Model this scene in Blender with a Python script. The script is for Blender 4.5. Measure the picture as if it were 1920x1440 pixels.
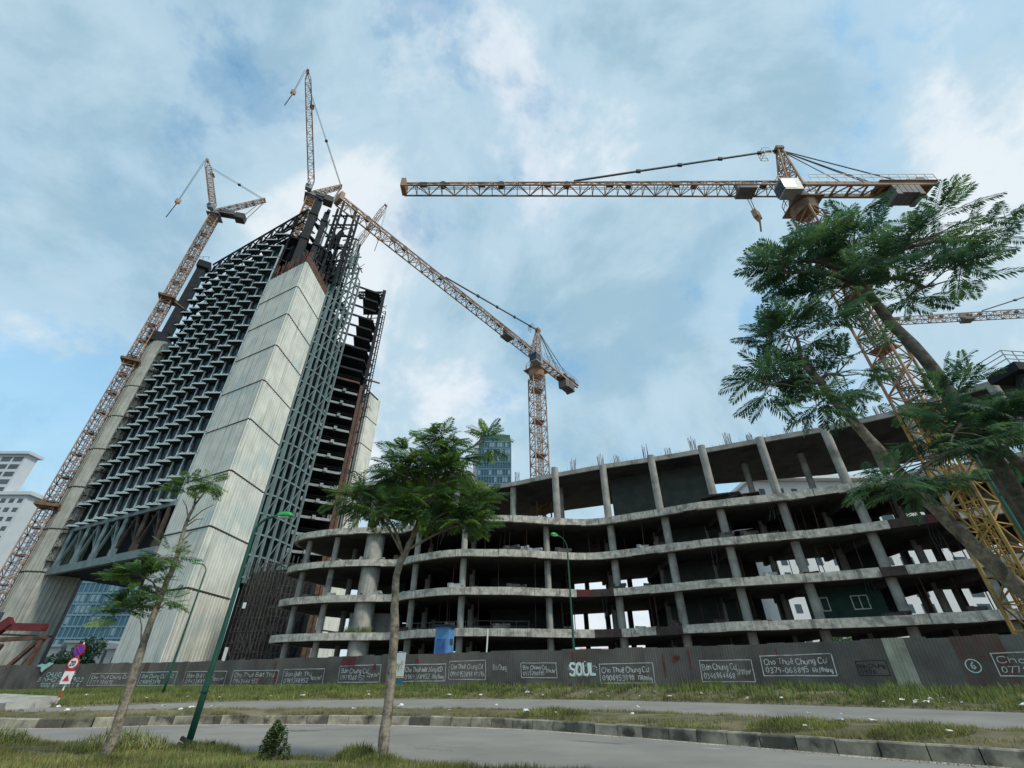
import bpy, math, random
from mathutils import Vector, Matrix, Euler
import numpy as np
random.seed(7)
R = math.radians
scene = bpy.context.scene
for o in list(bpy.data.objects):
    bpy.data.objects.remove(o)
C = scene.collection

# ------------------------------------------------------------------ camera
cam = bpy.data.cameras.new('camera'); camo = bpy.data.objects.new('camera', cam); C.objects.link(camo)
cam.sensor_width = 36; cam.lens = 36 * 850 / 1920; cam.clip_end = 6000; cam.clip_start = .05
camo.location = (0, 0, 1.6); camo.rotation_euler = (R(90 + 33.4), 0, 0)
scene.camera = camo

# ------------------------------------------------------------------ light
SUN_EL, SUN_AZ = 48, 128          # azimuth clockwise from +Y (the view direction): over the right shoulder
world = bpy.data.worlds.new('World'); scene.world = world; world.use_nodes = True
def nd(nt, t, **kw):
    n = nt.nodes.new(t)
    for k, v in kw.items():
        setattr(n, k, v)
    return n
def setup_world():
    nt = world.node_tree; nt.nodes.clear(); L = nt.links.new
    out = nd(nt, 'ShaderNodeOutputWorld'); bg = nd(nt, 'ShaderNodeBackground'); L(bg.outputs[0], out.inputs[0])
    bg.inputs[1].default_value = .15
    sky = nd(nt, 'ShaderNodeTexSky', sky_type='NISHITA', sun_disc=False)
    sky.sun_elevation = R(SUN_EL); sky.sun_rotation = R(SUN_AZ); sky.air_density = 1.0; sky.dust_density = .4; sky.ozone_density = 1.0
    tc = nd(nt, 'ShaderNodeTexCoord'); sp = nd(nt, 'ShaderNodeSeparateXYZ'); L(tc.outputs['Generated'], sp.inputs[0])
    ad = nd(nt, 'ShaderNodeMath', operation='MAXIMUM'); ad.inputs[1].default_value = 0; L(sp.outputs[2], ad.inputs[0])
    ad2 = nd(nt, 'ShaderNodeMath', operation='ADD'); ad2.inputs[1].default_value = .6; L(ad.outputs[0], ad2.inputs[0])
    dx = nd(nt, 'ShaderNodeMath', operation='DIVIDE'); dy = nd(nt, 'ShaderNodeMath', operation='DIVIDE')
    L(sp.outputs[0], dx.inputs[0]); L(ad2.outputs[0], dx.inputs[1]); L(sp.outputs[1], dy.inputs[0]); L(ad2.outputs[0], dy.inputs[1])
    cb = nd(nt, 'ShaderNodeCombineXYZ'); L(dx.outputs[0], cb.inputs[0]); L(dy.outputs[0], cb.inputs[1])
    vmix = nd(nt, 'ShaderNodeMix', data_type='VECTOR'); vmix.inputs[0].default_value = .45; L(tc.outputs['Generated'], vmix.inputs[4]); L(cb.outputs[0], vmix.inputs[5])
    def noise(scale, detail, rough, off, dist=0):
        mp = nd(nt, 'ShaderNodeMapping'); mp.inputs['Location'].default_value = off; mp.inputs['Scale'].default_value = (1, 1, 1.5); L(vmix.outputs[1], mp.inputs[0])
        n = nd(nt, 'ShaderNodeTexNoise'); n.inputs['Scale'].default_value = scale; n.inputs['Detail'].default_value = detail
        n.inputs['Roughness'].default_value = rough; n.inputs['Distortion'].default_value = dist; L(mp.outputs[0], n.inputs['Vector'])
        return n.outputs['Fac']
    def ramp(fac, stops):
        r = nd(nt, 'ShaderNodeValToRGB'); L(fac, r.inputs[0]); e = r.color_ramp.elements
        r.color_ramp.interpolation = 'EASE'
        e[0].position, e[0].color = stops[0][0], (*stops[0][1], 1); e[1].position, e[1].color = stops[-1][0], (*stops[-1][1], 1)
        for p, c in stops[1:-1]:
            x = e.new(p); x.color = (*c, 1)
        return r.outputs[0]
    n1 = noise(2.5, 10, .6, (15.9, 2.7, 0), .25)
    n2 = noise(1.4, 2, .5, (4.4, 15.4, 0))
    n3 = noise(2.4, 10, .6, (4.3, 6.1, 0), .3)
    cover = nd(nt, 'ShaderNodeMath', operation='MULTIPLY_ADD'); L(n2, cover.inputs[0]); cover.inputs[1].default_value = .75; L(n1, cover.inputs[2])
    m = ramp(cover.outputs[0], [(.67, (.10,) * 3), (.74, (.50,) * 3), (.81, (.86,) * 3), (.90, (.98,) * 3)])
    cl = ramp(n3, [(.36, (2.05, 3.1, 3.8)), (.5, (2.9, 3.9, 4.55)), (.62, (4.6, 5.0, 5.3))])
    hz = nd(nt, 'ShaderNodeMapRange'); hz.inputs[1].default_value = .15; hz.inputs[2].default_value = .7; hz.inputs[3].default_value = 1; hz.inputs[4].default_value = 0; L(ad.outputs[0], hz.inputs[0])
    mm = nd(nt, 'ShaderNodeMath', operation='MAXIMUM'); L(m, mm.inputs[0]); L(hz.outputs[0], mm.inputs[1]); m = mm.outputs[0]
    tint = nd(nt, 'ShaderNodeMix', data_type='RGBA', blend_type='MULTIPLY'); tint.inputs[0].default_value = 1; tint.inputs[7].default_value = (.80, 1.45, 1.45, 1); L(sky.outputs[0], tint.inputs[6])
    mx = nd(nt, 'ShaderNodeMix', data_type='RGBA'); L(m, mx.inputs[0]); L(tint.outputs[2], mx.inputs[6]); L(cl, mx.inputs[7])
    L(mx.outputs[2], bg.inputs[0])
setup_world()
sun = bpy.data.lights.new('sun', 'SUN'); suno = bpy.data.objects.new('sun', sun); C.objects.link(suno)
sun.energy = 2.3; sun.angle = R(10); sun.color = (1, .94, .84)
sd = Vector((math.sin(R(SUN_AZ)) * math.cos(R(SUN_EL)), math.cos(R(SUN_AZ)) * math.cos(R(SUN_EL)), math.sin(R(SUN_EL))))
suno.rotation_euler = sd.to_track_quat('Z', 'Y').to_euler(); suno.location = sd * 60 + Vector((0, 0, 100))
vs = scene.view_settings; vs.view_transform = 'Standard'; vs.look = 'None'; vs.gamma = 1; vs.exposure = .25; vs.use_curve_mapping = False
scene.render.engine = 'CYCLES'; scene.cycles.max_bounces = 6; scene.cycles.transparent_max_bounces = 6

# ------------------------------------------------------------------ materials
MATS = {}
def mat(name, col, rough=.8, var=.25, scale=1.2, col2=None, thr=None, streak=None, sfreq=2.3, metal=0, bump=0, bscale=8, spec=.4, transl=0):
    """colour with two scales of noise; col2 blended in patches above thr; streak = (colour, amount) runs down vertical faces"""
    if name in MATS:
        return MATS[name]
    m = bpy.data.materials.new(name); MATS[name] = m; m.use_nodes = True
    nt = m.node_tree; L = nt.links.new; b = nt.nodes['Principled BSDF']
    b.inputs['Roughness'].default_value = rough; b.inputs['Metallic'].default_value = metal
    b.inputs['Specular IOR Level'].default_value = spec
    g = nd(nt, 'ShaderNodeNewGeometry')
    def noise(s, det=5, sc=None):
        n = nd(nt, 'ShaderNodeTexNoise'); n.inputs['Scale'].default_value = s; n.inputs['Detail'].default_value = det; n.inputs['Roughness'].default_value = .6
        if sc:
            mp = nd(nt, 'ShaderNodeMapping'); mp.inputs['Scale'].default_value = sc; L(g.outputs['Position'], mp.inputs[0]); L(mp.outputs[0], n.inputs['Vector'])
        else:
            L(g.outputs['Position'], n.inputs['Vector'])
        return n.outputs['Fac']
    def mix(fac, a, c):
        x = nd(nt, 'ShaderNodeMix', data_type='RGBA')
        L(fac, x.inputs[0])
        for i, q in ((6, a), (7, c)):
            if isinstance(q, tuple): x.inputs[i].default_value = (*q, 1)
            else: L(q, x.inputs[i])
        return x.outputs[2]
    def rmp(fac, lo, hi, amt=1):
        r = nd(nt, 'ShaderNodeMapRange'); r.inputs[1].default_value = lo; r.inputs[2].default_value = hi; r.inputs[4].default_value = amt
        L(fac, r.inputs[0]); return r.outputs[0]
    lo = tuple(c * (1 - var) for c in col); hi = tuple(min(1, c * (1 + var)) for c in col)
    n = noise(scale, 8)
    c = mix(rmp(n, .3, .7), lo, hi)
    if col2:
        t = thr or .55
        c = mix(rmp(noise(scale * .45, 6), t - .04, t + .08), c, col2)
    if streak:
        c = mix(rmp(noise(1, 4, (sfreq, sfreq, .07 if sfreq < 3 else .25)), .54, .72, streak[1]), c, streak[0])
    L(c, b.inputs['Base Color'])
    if bump:
        bp = nd(nt, 'ShaderNodeBump'); bp.inputs['Strength'].default_value = bump; bp.inputs['Distance'].default_value = .03
        L(noise(bscale, 8), bp.inputs['Height']); L(bp.outputs[0], b.inputs['Normal'])
    if transl:
        tr = nd(nt, 'ShaderNodeBsdfTranslucent'); ms = nd(nt, 'ShaderNodeMixShader'); ms.inputs[0].default_value = transl
        L(c, tr.inputs[0]); L(b.outputs[0], ms.inputs[1]); L(tr.outputs[0], ms.inputs[2]); L(ms.outputs[0], nt.nodes['Material Output'].inputs[0])
    return m
CONC = mat('concrete', (.33, .325, .29), .9, .3, .8, (.16, .155, .14), .6, ((.12, .12, .11), .7), bump=.4)
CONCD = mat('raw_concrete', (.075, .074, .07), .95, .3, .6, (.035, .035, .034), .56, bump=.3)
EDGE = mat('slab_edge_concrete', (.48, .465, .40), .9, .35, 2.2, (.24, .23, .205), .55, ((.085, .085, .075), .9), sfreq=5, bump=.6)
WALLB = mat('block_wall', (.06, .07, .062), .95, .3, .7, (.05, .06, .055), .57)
CLAD = mat('pale_cladding', (.64, .645, .57), .7, .16, .35, (.52, .58, .54), .56, ((.22, .22, .19), .9))
CLADB = mat('weathered_cladding', (.36, .375, .335), .8, .22, .4, (.28, .295, .27), .55, ((.15, .15, .13), .9))
JOINT = mat('joint_dark', (.06, .055, .05), .9)
TEAL = mat('teal_primer_steel', (.145, .205, .205), .6, .25, .6, (.12, .15, .15), .6)
LEDGE = mat('grey_ledge_metal', (.38, .47, .48), .55, .2, .8)
GLASS = mat('dark_facade_glass', (.007, .016, .02), .35, .5, .25, spec=.12)
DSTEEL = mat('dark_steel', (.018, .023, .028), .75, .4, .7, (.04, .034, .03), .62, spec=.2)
RUST = mat('rusty_steel', (.12, .065, .045), .85, .4, 1.2, (.05, .04, .036), .55)
BEAMW = mat('pale_fireproofed_beam', (.30, .325, .32), .85, .2, .7)
CRANE = mat('faded_orange_crane_paint', (.33, .215, .14), .75, .35, .5, (.14, .10, .075), .56, spec=.2)
CRANEY = mat('yellow_crane_paint', (.32, .21, .065), .75, .3, .6, (.2, .12, .05), .56, spec=.2)
CRANEP = mat('pinkish_crane_paint', (.36, .25, .19), .75, .3, .5, (.17, .12, .095), .56, spec=.2)
CRANED = mat('dirty_crane_grey', (.14, .14, .14), .7, .4, .6)
CABM = mat('cab_grey', (.25, .275, .28), .5, .2, 1)
CABG = mat('cab_glass', (.03, .05, .06), .35, .2, 1)
ROPE = mat('steel_rope', (.05, .05, .05), .7)
ASPH = mat('dusty_asphalt', (.225, .22, .20), .95, .16, .35, (.27, .258, .23), .56, bump=.3, bscale=60, spec=.15)
SAND = mat('sandy_dust', (.42, .38, .31), .95, .25, 1.5)
SOIL = mat('weedy_soil', (.11, .10, .055), .95, .45, 1.2, (.19, .155, .09), .56, bump=.8, bscale=10)
SITE = mat('site_earth', (.14, .125, .10), .95, .3, .2)
KERB1 = mat('kerb_pale', (.29, .27, .21), .9, .4, 1.9, (.055, .052, .044), .555, ((.10, .093, .075), .6), bump=.8)
KERB2 = mat('kerb_dark', (.085, .08, .066), .9, .45, 1.9, (.25, .23, .18), .53, bump=.8)
SHEET = mat('grey_hoarding_sheet', (.115, .108, .098), .9, .4, .35, (.16, .145, .125), .56, ((.11, .095, .08), .5), spec=.2)
SHEETR = mat('rust_hoarding_sheet', (.11, .098, .086), .85, .35, .5, (.12, .05, .036), .60, ((.12, .07, .05), .6), spec=.2)
SHEETP = mat('pale_hoarding_sheet', (.32, .33, .26), .85, .25, .8, (.2, .2, .16), .56, ((.15, .14, .1), .6))
PAINT = mat('white_wall_paint', (.56, .565, .54), .9, .3, 2, (.24, .235, .22), .58)
PAINTG = mat('mint_spray_paint', (.42, .62, .58), .9, .3, 3)
PAINTD = mat('dark_spray_paint', (.02, .02, .02), .9, .3, 3)
PAINTO = mat('ochre_wall_paint', (.42, .30, .14), .9, .25, 3)
GREENP = mat('green_lamp_paint', (.012, .075, .05), .45, .2, 2)
LAMPG = mat('bright_green_lamp_head', (.015, .33, .07), .4, .15, 2)
LENS = mat('lamp_lens', (.6, .62, .58), .3, .1, 2)
BARK = mat('grey_bark', (.25, .215, .165), .95, .5, 9, (.10, .085, .065), .54, ((.36, .33, .27), .6), sfreq=9, bump=1, bscale=16)
BARKD = mat('brown_bark', (.14, .12, .095), .95, .5, 9, (.07, .058, .045), .54, ((.22, .2, .165), .6), sfreq=9, bump=1, bscale=16)
LEAF = [mat('leaf_green_%d' % i, c, .55, .3, 3.0, spec=.35, transl=.45) for i, c in enumerate([(.10, .195, .05), (.175, .29, .055), (.06, .13, .045)])]
LEAFR = [mat('leaf_dark_%d' % i, c, .55, .3, 3.0, spec=.3, transl=.42) for i, c in enumerate([(.08, .17, .085), (.12, .22, .08), (.05, .12, .07)])]
GRASS = [mat('grass_%d' % i, c, .9, .5, .7, transl=.25) for i, c in enumerate([(.17, .22, .055), (.25, .25, .08), (.28, .22, .10), (.10, .145, .045)])]
BLUE = mat('blue_sheet_metal', (.11, .27, .52), .6, .2, 1, (.08, .17, .35), .6)
BLUED = mat('dark_blue_tarp', (.04, .12, .3), .8, .3, 2)
RED = mat('dark_red_paint', (.13, .02, .025), .7, .3, 1)
FORMB = mat('brown_form_board', (.055, .042, .038), .9, .4, 2)
FORMR = mat('maroon_form_board', (.085, .02, .022), .85, .3, 2)
SIGNR = mat('sign_red', (.55, .02, .03), .5, .1, 3)
SIGNW = mat('sign_white', (.75, .75, .73), .5, .1, 3)
SIGNB = mat('sign_violet_blue', (.09, .04, .38), .5, .1, 3)
BLACK = mat('black_paint', (.012, .012, .012), .6, .1, 3)
TOWG = mat('blue_curtain_glass', (.04, .115, .165), .2, .25, .05, spec=.4)
TOWL = mat('pale_blue_spandrel', (.13, .24, .30), .35, .2, .1)
WHB = mat('white_render', (.66, .67, .66), .85, .08, .1)
WIN = mat('window_dark', (.06, .085, .10), .15, .3, .2)
ROOFT = mat('orange_roof_tiles', (.55, .14, .06), .8, .2, 1)
PLAST = mat('white_plastic_litter', (.72, .72, .70), .7, .15, 5)
TRAYM = mat('pale_sheeting', (.6, .66, .66), .4, .15, 1)

# ------------------------------------------------------------------ mesh helpers
V = Vector
class MB:
    def __init__(s): s.v = []; s.f = []
    def add(s, vs, fs):
        n = len(s.v); s.v += [tuple(p) for p in vs]; s.f += [tuple(i + n for i in f) for f in fs]; return s
    def box(s, c, size, rz=0, M=None):
        hx, hy, hz = size[0] / 2, size[1] / 2, size[2] / 2
        M = M or Matrix.Rotation(rz, 3, 'Z'); c = V(c)
        p = [c + M @ V((x * hx, y * hy, z * hz)) for z in (-1, 1) for x, y in ((-1, -1), (1, -1), (1, 1), (-1, 1))]
        return s.add(p, [(3, 2, 1, 0), (4, 5, 6, 7), (0, 1, 5, 4), (1, 2, 6, 5), (2, 3, 7, 6), (3, 0, 4, 7)])
    def beam(s, a, b, w, h=None, up=(0, 0, 1), caps=True):
        a, b = V(a), V(b); h = h or w; d = b - a
        if d.length < 1e-6: return s
        d.normalize(); u = V(up)
        if abs(d.dot(u)) > .98: u = V((0, 1, 0))
        x = d.cross(u).normalized(); y = x.cross(d)
        q = [x * (-w / 2) + y * (-h / 2), x * (w / 2) + y * (-h / 2), x * (w / 2) + y * (h / 2), x * (-w / 2) + y * (h / 2)]
        fs = [(0, 1, 5, 4), (1, 2, 6, 5), (2, 3, 7, 6), (3, 0, 4, 7)]
        if caps: fs += [(3, 2, 1, 0), (4, 5, 6, 7)]
        return s.add([a + k for k in q] + [b + k for k in q], fs)
    def tube(s, pts, rad, n=8, caps=True):
        pts = [V(p) for p in pts]
        rad = rad if isinstance(rad, (list, tuple)) else [rad] * len(pts)
        vs = []; fs = []; px = None
        for i, p in enumerate(pts):
            d = (pts[min(i + 1, len(pts) - 1)] - pts[max(i - 1, 0)]).normalized()
            if px is None: px = d.cross(V((0, 0, 1)) if abs(d.z) < .95 else V((0, 1, 0))).normalized()
            px = (px - d * px.dot(d)).normalized(); py = d.cross(px)
            vs += [p + (px * math.cos(2 * math.pi * k / n) + py * math.sin(2 * math.pi * k / n)) * rad[i] for k in range(n)]
        for i in range(len(pts) - 1):
            fs += [(i * n + k, i * n + (k + 1) % n, (i + 1) * n + (k + 1) % n, (i + 1) * n + k) for k in range(n)]
        if caps:
            fs += [tuple(range(n))[::-1], tuple((len(pts) - 1) * n + k for k in range(n))]
        return s.add(vs, fs)
    def prism(s, poly, z0, z1):
        n = len(poly)
        a = sum(poly[i][0] * poly[(i + 1) % n][1] - poly[(i + 1) % n][0] * poly[i][1] for i in range(n))
        if a < 0: poly = poly[::-1]
        return s.add([(x, y, z0) for x, y in poly] + [(x, y, z1) for x, y in poly],
                     [tuple(range(n))[::-1], tuple(range(n, 2 * n))] + [(i, (i + 1) % n, n + (i + 1) % n, n + i) for i in range(n)])
    def lattice(s, a, b, w, n, ch, br, up=(0, 0, 1), h=None, w2=None, tri=False, x=False, h2=None):
        """lattice girder of n bays with 4 (or 3) chords from a to b"""
        a, b = V(a), V(b); h = h or w; w2 = w2 or w; h2 = h2 or (h * w2 / w); d = (b - a).normalized(); u = V(up)
        sx = d.cross(u).normalized(); sy = sx.cross(d)
        def ring(t):
            W = w + (w2 - w) * t; H = h + (h2 - h) * t; c = a.lerp(b, t)
            if tri: return [c - sx * W / 2, c + sx * W / 2, c + sy * H]
            return [c - sx * W / 2 - sy * H / 2, c + sx * W / 2 - sy * H / 2, c + sx * W / 2 + sy * H / 2, c - sx * W / 2 + sy * H / 2]
        rs = [ring(i / n) for i in range(n + 1)]; k = len(rs[0])
        for j in range(k): s.beam(rs[0][j], rs[-1][j], ch)
        for i in range(n + 1):
            for j in range(k): s.beam(rs[i][j], rs[i][(j + 1) % k], br, caps=False)
            if i < n:
                for j in range(k):
                    j2 = (j + 1) % k
                    if (i + j) % 2 or x: s.beam(rs[i][j], rs[i + 1][j2], br, caps=False)
                    if not (i + j) % 2 or x: s.beam(rs[i][j2], rs[i + 1][j], br, caps=False)
        return s
    def mesh(s, name, m, smooth=False):
        me = bpy.data.meshes.new(name); me.from_pydata(s.v, [], s.f)
        for x in (m if isinstance(m, (list, tuple)) else [m]): me.materials.append(x)
        if smooth: me.polygons.foreach_set('use_smooth', [True] * len(me.polygons))
        me.update(); return me
    def build(s, name, m, parent=None, smooth=False):
        return put(name, s.mesh(name, m, smooth), parent)
def put(name, me, parent=None, loc=None, rot=None, scale=None):
    o = bpy.data.objects.new(name, me); C.objects.link(o)
    if parent is not None: par(o, parent)
    if loc is not None: o.location = loc
    if rot is not None: o.rotation_euler = rot
    if scale is not None: o.scale = scale
    return o
def par(o, p):
    o.parent = p
    if p.type == 'EMPTY': o.matrix_parent_inverse = Matrix.Translation(-V(p.location))
def thing(name, label, cat, loc=(0, 0, 0), group=None):
    o = bpy.data.objects.new(name, None); C.objects.link(o); o.location = loc; o.empty_display_size = .5
    return tag(o, label, cat, group)
def tag(o, label=None, cat=None, group=None, kind=None):
    if label: o['label'] = label
    if cat: o['category'] = cat
    if group: o['group'] = group
    if kind: o['kind'] = kind
    return o
def catmull(P, n=6):
    P = [np.array(p, float) for p in P]; out = []
    for i in range(len(P) - 1):
        p0, p1, p2, p3 = P[max(i - 1, 0)], P[i], P[i + 1], P[min(i + 2, len(P) - 1)]
        for k in range(n):
            t = k / n
            out.append(.5 * (2 * p1 + (p2 - p0) * t + (2 * p0 - 5 * p1 + 4 * p2 - p3) * t * t + (3 * p1 - p0 - 3 * p2 + p3) * t ** 3))
    out.append(P[-1]); return [tuple(float(x) for x in q) for q in out]
def U(a, b): return random.uniform(a, b)

# ------------------------------------------------------------------ ground, roads, verges
# stations run from far left to far right; every row holds one line that follows the road
N_LOW = [(-70, 25, .1), (-34, 22, .1), (-17, 18.9, .1), (-10, 16.5, .1), (-6.8, 15.5, .1), (-3.2, 14.5, .1), (0, 13.3, .1), (2.6, 12.1, .1), (4.7, 10.9, .1), (6.5, 9.6, .1), (8, 8.4, .1), (14, 2, .1), (22, -10, .1)]
K_BOT = [(-70, 31, 0), (-36, 27, 0), (-21.2, 23.9, 0), (-16, 25.6, 0), (-12, 26.3, 0), (-5.9, 25.8, 0), (0, 23.8, 0), (4.3, 20.2, 0), (7.5, 17, 0), (9.8, 14.7, 0), (11.6, 13, 0), (19, 5, 0), (28, -6, 0)]
F_LOW = [(-70, 34, .45), (-38, 30, .45), (-23.4, 26, .45), (-17.8, 28.2, .45), (-13.6, 29.5, .45), (-6.8, 29.8, .45), (0, 28.9, .45), (5.9, 26, .45), (10.1, 22.5, .45), (12.9, 19, .45), (14.8, 16.3, .45), (22, 8, .45), (32, -3, .45)]
F_UP = [(-72, 42, .5), (-42, 36, .48), (-27.6, 30.7, .48), (-20.3, 32, .66), (-16.2, 34.8, .68), (-8.8, 38, .7), (0, 38.3, .7), (8, 34.6, .7), (13.4, 29.3, .7), (17.4, 24.8, .7), (19.5, 21.2, .7), (27, 13, .7), (38, 3, .7)]
FENCE = [(-95, 84, .3), (-75, 78, .35), (-68, 75, .4), (-42, 64.8, .9), (-26, 56.3, 1.1), (-11.2, 47.6, 1.25), (0, 42, 1.38), (9, 38, 1.38), (16, 34.2, 1.34), (22, 30, 1.28), (26.5, 26.6, 1.2), (36, 19, 1.1), (46, 11, 1.0)]
NS = 8
def sm(row): return catmull(row, NS)
def loft(name, rows, m, smooth=True):
    mb = MB(); n = len(rows[0])
    for r in rows: mb.v += [tuple(p) for p in r]
    for i in range(len(rows) - 1):
        for k in range(n - 1):
            mb.f.append((i * n + k, i * n + k + 1, (i + 1) * n + k + 1, (i + 1) * n + k))
    return tag(mb.build(name, m, smooth=smooth), kind='structure')
def off(row, dy, dz, dx=0): return [(x + dx, y + dy, z + dz) for x, y, z in row]
def lerp_row(a, b, t, dz=0): return [tuple(p[i] + (q[i] - p[i]) * t + (dz if i == 2 else 0) for i in range(3)) for p, q in zip(a, b)]
N_LOW = [(x, y - 1.1, z) for x, y, z in N_LOW]
nl, kb, fl, fu, fe = map(sm, (N_LOW, K_BOT, F_LOW, F_UP, FENCE))
back = [(x * 1.2, -30 - abs(x) * .1, .1) for x, y, z in nl]
def wob(row, a, b): return [(x, y + a * math.sin(x * 1.9) + b * math.sin(x * 4.7 + 1), z) for x, y, z in row]
loft('near_verge', [off(wob(nl, .1, .06), .12, -.14), wob(nl, .1, .06), off(nl, -1.2, .1), off(nl, -3, .12), back], SOIL)
loft('near_road', [off(kb, .4, 0), kb, lerp_row(kb, nl, .5, -.03), off(nl, -.6, -.1)], ASPH)
kb2 = off(kb, .32, .33)
median = loft('median_strip', [off(fl, .15, -.12), off(fl, -.02, .0), lerp_row(kb2, fl, .5, .12), off(kb, .2, .30)], SOIL)
loft('far_road', [off(wob(fu, .12, .08), .5, -.03), lerp_row(fl, fu, .5, -.03), off(fl, -.3, -.06)], ASPH)
loft('sandy_gutter', [off(wob(kb, .1, .08), -.45, .004), off(kb, .1, .004)], SAND)
loft('fence_berm', [off(fe, .6, -.02), fe, lerp_row(fu, fe, .6, .16), lerp_row(fu, fe, .2, .05), wob(off(fu, 0, .03), .12, .1), wob(off(fu, -.12, -.08), .12, .1)], SOIL)
far = [(x * 22 - 10, 1500, .9) for x, y, z in fe]
loft('site_ground', [far, [(x * 2.2, 160 + abs(x) * .3, 1.2) for x, y, z in fe], off(fe, 3, -.02), off(fe, .4, -.03)], SITE)
g = MB(); g.add([(-3000, -3000, -.4), (3000, -3000, -.4), (3000, 3000, -.4), (-3000, 3000, -.4)], [(0, 1, 2, 3)])
tag(g.build('ground', SITE), kind='structure')
# kerb stones along the near edge of the median
kline = [V(p) for p in kb]
acc = []; carry = 0
for a, b in zip(kline, kline[1:]):
    L_ = (b - a).length; t = carry
    while t < L_:
        acc.append((a.lerp(b, t / L_), (b - a).normalized())); t += 1.0
    carry = t - L_
def kerb_mesh(m):
    mb = MB(); w, h, b_ = .97, .34, .035
    prof = [(-.12, -.05), (-.10, h - b_), (-.10 + b_, h), (.16, h), (.16, -.05)]
    for x in (-w / 2, w / 2): mb.v += [(x, y, z) for y, z in prof]
    mb.f += [(0, 1, 2, 3, 4), (9, 8, 7, 6, 5)] + [(i, 5 + i, 5 + (i + 1) % 5, (i + 1) % 5) for i in range(5)]
    return mb.mesh('kerb_stone', m)
KM = [kerb_mesh(KERB1), kerb_mesh(KERB2)]
for i, (p, d) in enumerate(acc):
    if p.x < -40 or p.x > 22: continue
    k = 1 if random.random() < .27 else 0
    put('kerb_stone', KM[k], median, p + V((0, .1, U(-.02, .015))), (U(-.03, .03), U(-.01, .01), math.atan2(d.y, d.x) + U(-.02, .02)))

# ------------------------------------------------------------------ hoarding fence
frow = [V(p) for p in fe]
fcum = [0]
for a, b in zip(frow, frow[1:]): fcum.append(fcum[-1] + math.hypot(b.x - a.x, b.y - a.y))
def fence_at(s):
    for i in range(len(frow) - 1):
        if s <= fcum[i + 1] or i == len(frow) - 2:
            t = (s - fcum[i]) / (fcum[i + 1] - fcum[i]); d = (frow[i + 1] - frow[i]); d.z = 0
            return frow[i].lerp(frow[i + 1], t), d.normalized()
def s_of_x(x):
    for i in range(len(frow) - 1):
        if frow[i].x <= x <= frow[i + 1].x:
            return fcum[i] + (x - frow[i].x) / (frow[i + 1].x - frow[i].x) * (fcum[i + 1] - fcum[i])
FTOP = 3.72
fence = thing('hoarding_fence', 'long grey sheet metal construction hoarding painted with white adverts', 'fence', (0, 42, 1.4))
def sheet_mesh(m, w=1.035, ribs=6, dep=.009):
    mb = MB(); xs = []
    for i in range(ribs):
        x0 = -w / 2 + w * i / ribs; q = w / ribs
        xs += [(x0, 0), (x0 + q * .55, 0), (x0 + q * .66, -dep), (x0 + q * .9, -dep)]
    xs.append((w / 2, 0))
    for z in (0, 1): mb.v += [(x, y, z) for x, y in xs]
    n = len(xs); mb.f = [(i, i + 1, n + i + 1, n + i) for i in range(n - 1)]
    return mb.mesh('sheet', m)
SM = [sheet_mesh(SHEET), sheet_mesh(SHEETR), sheet_mesh(SHEETP), sheet_mesh(TRAYM)]
s = s_of_x(-80); PW = 1.02; si = 0
pales = [(-.35, .5), (21.55, 22.5)]
while s < s_of_x(32):
    p, d = fence_at(s + PW / 2); rz = math.atan2(d.y, d.x)
    k = 1 if random.random() < .16 else 0
    if any(a <= p.x <= b for a, b in pales): k = 2
    nrm = V((d.y, -d.x, 0)); nrm = nrm if nrm.y < 0 else -nrm
    top = FTOP + U(-.05, .06) + (.06 if k == 2 else 0)
    o = put('sheet', SM[k], fence, V((p.x, p.y, p.z - .3)) + nrm * (U(0, .012) + (.03 if k == 2 else 0)), (U(-.006, .006), U(-.004, .004), rz), (1, 1, top - p.z + .3))
    if k == 2: o['label'] = 'bare pale grey sheet in the dark hoarding'
    s += PW; si += 1
rails = MB()
for k in range(0, len(frow) - 1):
    if -80 < frow[k].x < 34:
        for zz in (2.0, 3.3):
            q0 = V((frow[k].x, frow[k].y + .1, zz)); q1 = V((frow[k + 1].x, frow[k + 1].y + .1, zz)); rails.beam(q0, q1, .06)
rails.build('rail', DSTEEL, fence)
PM = MB().box((0, 0, .5), (.09, .09, 1)).mesh('post', DSTEEL)
s = s_of_x(-78)
while s < s_of_x(32):
    p, d = fence_at(s); put('post', PM, fence, (p.x, p.y + .2, p.z - .3), (0, 0, math.atan2(d.y, d.x)), (1, 1, FTOP - .1 - p.z)); s += 3.06
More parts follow.
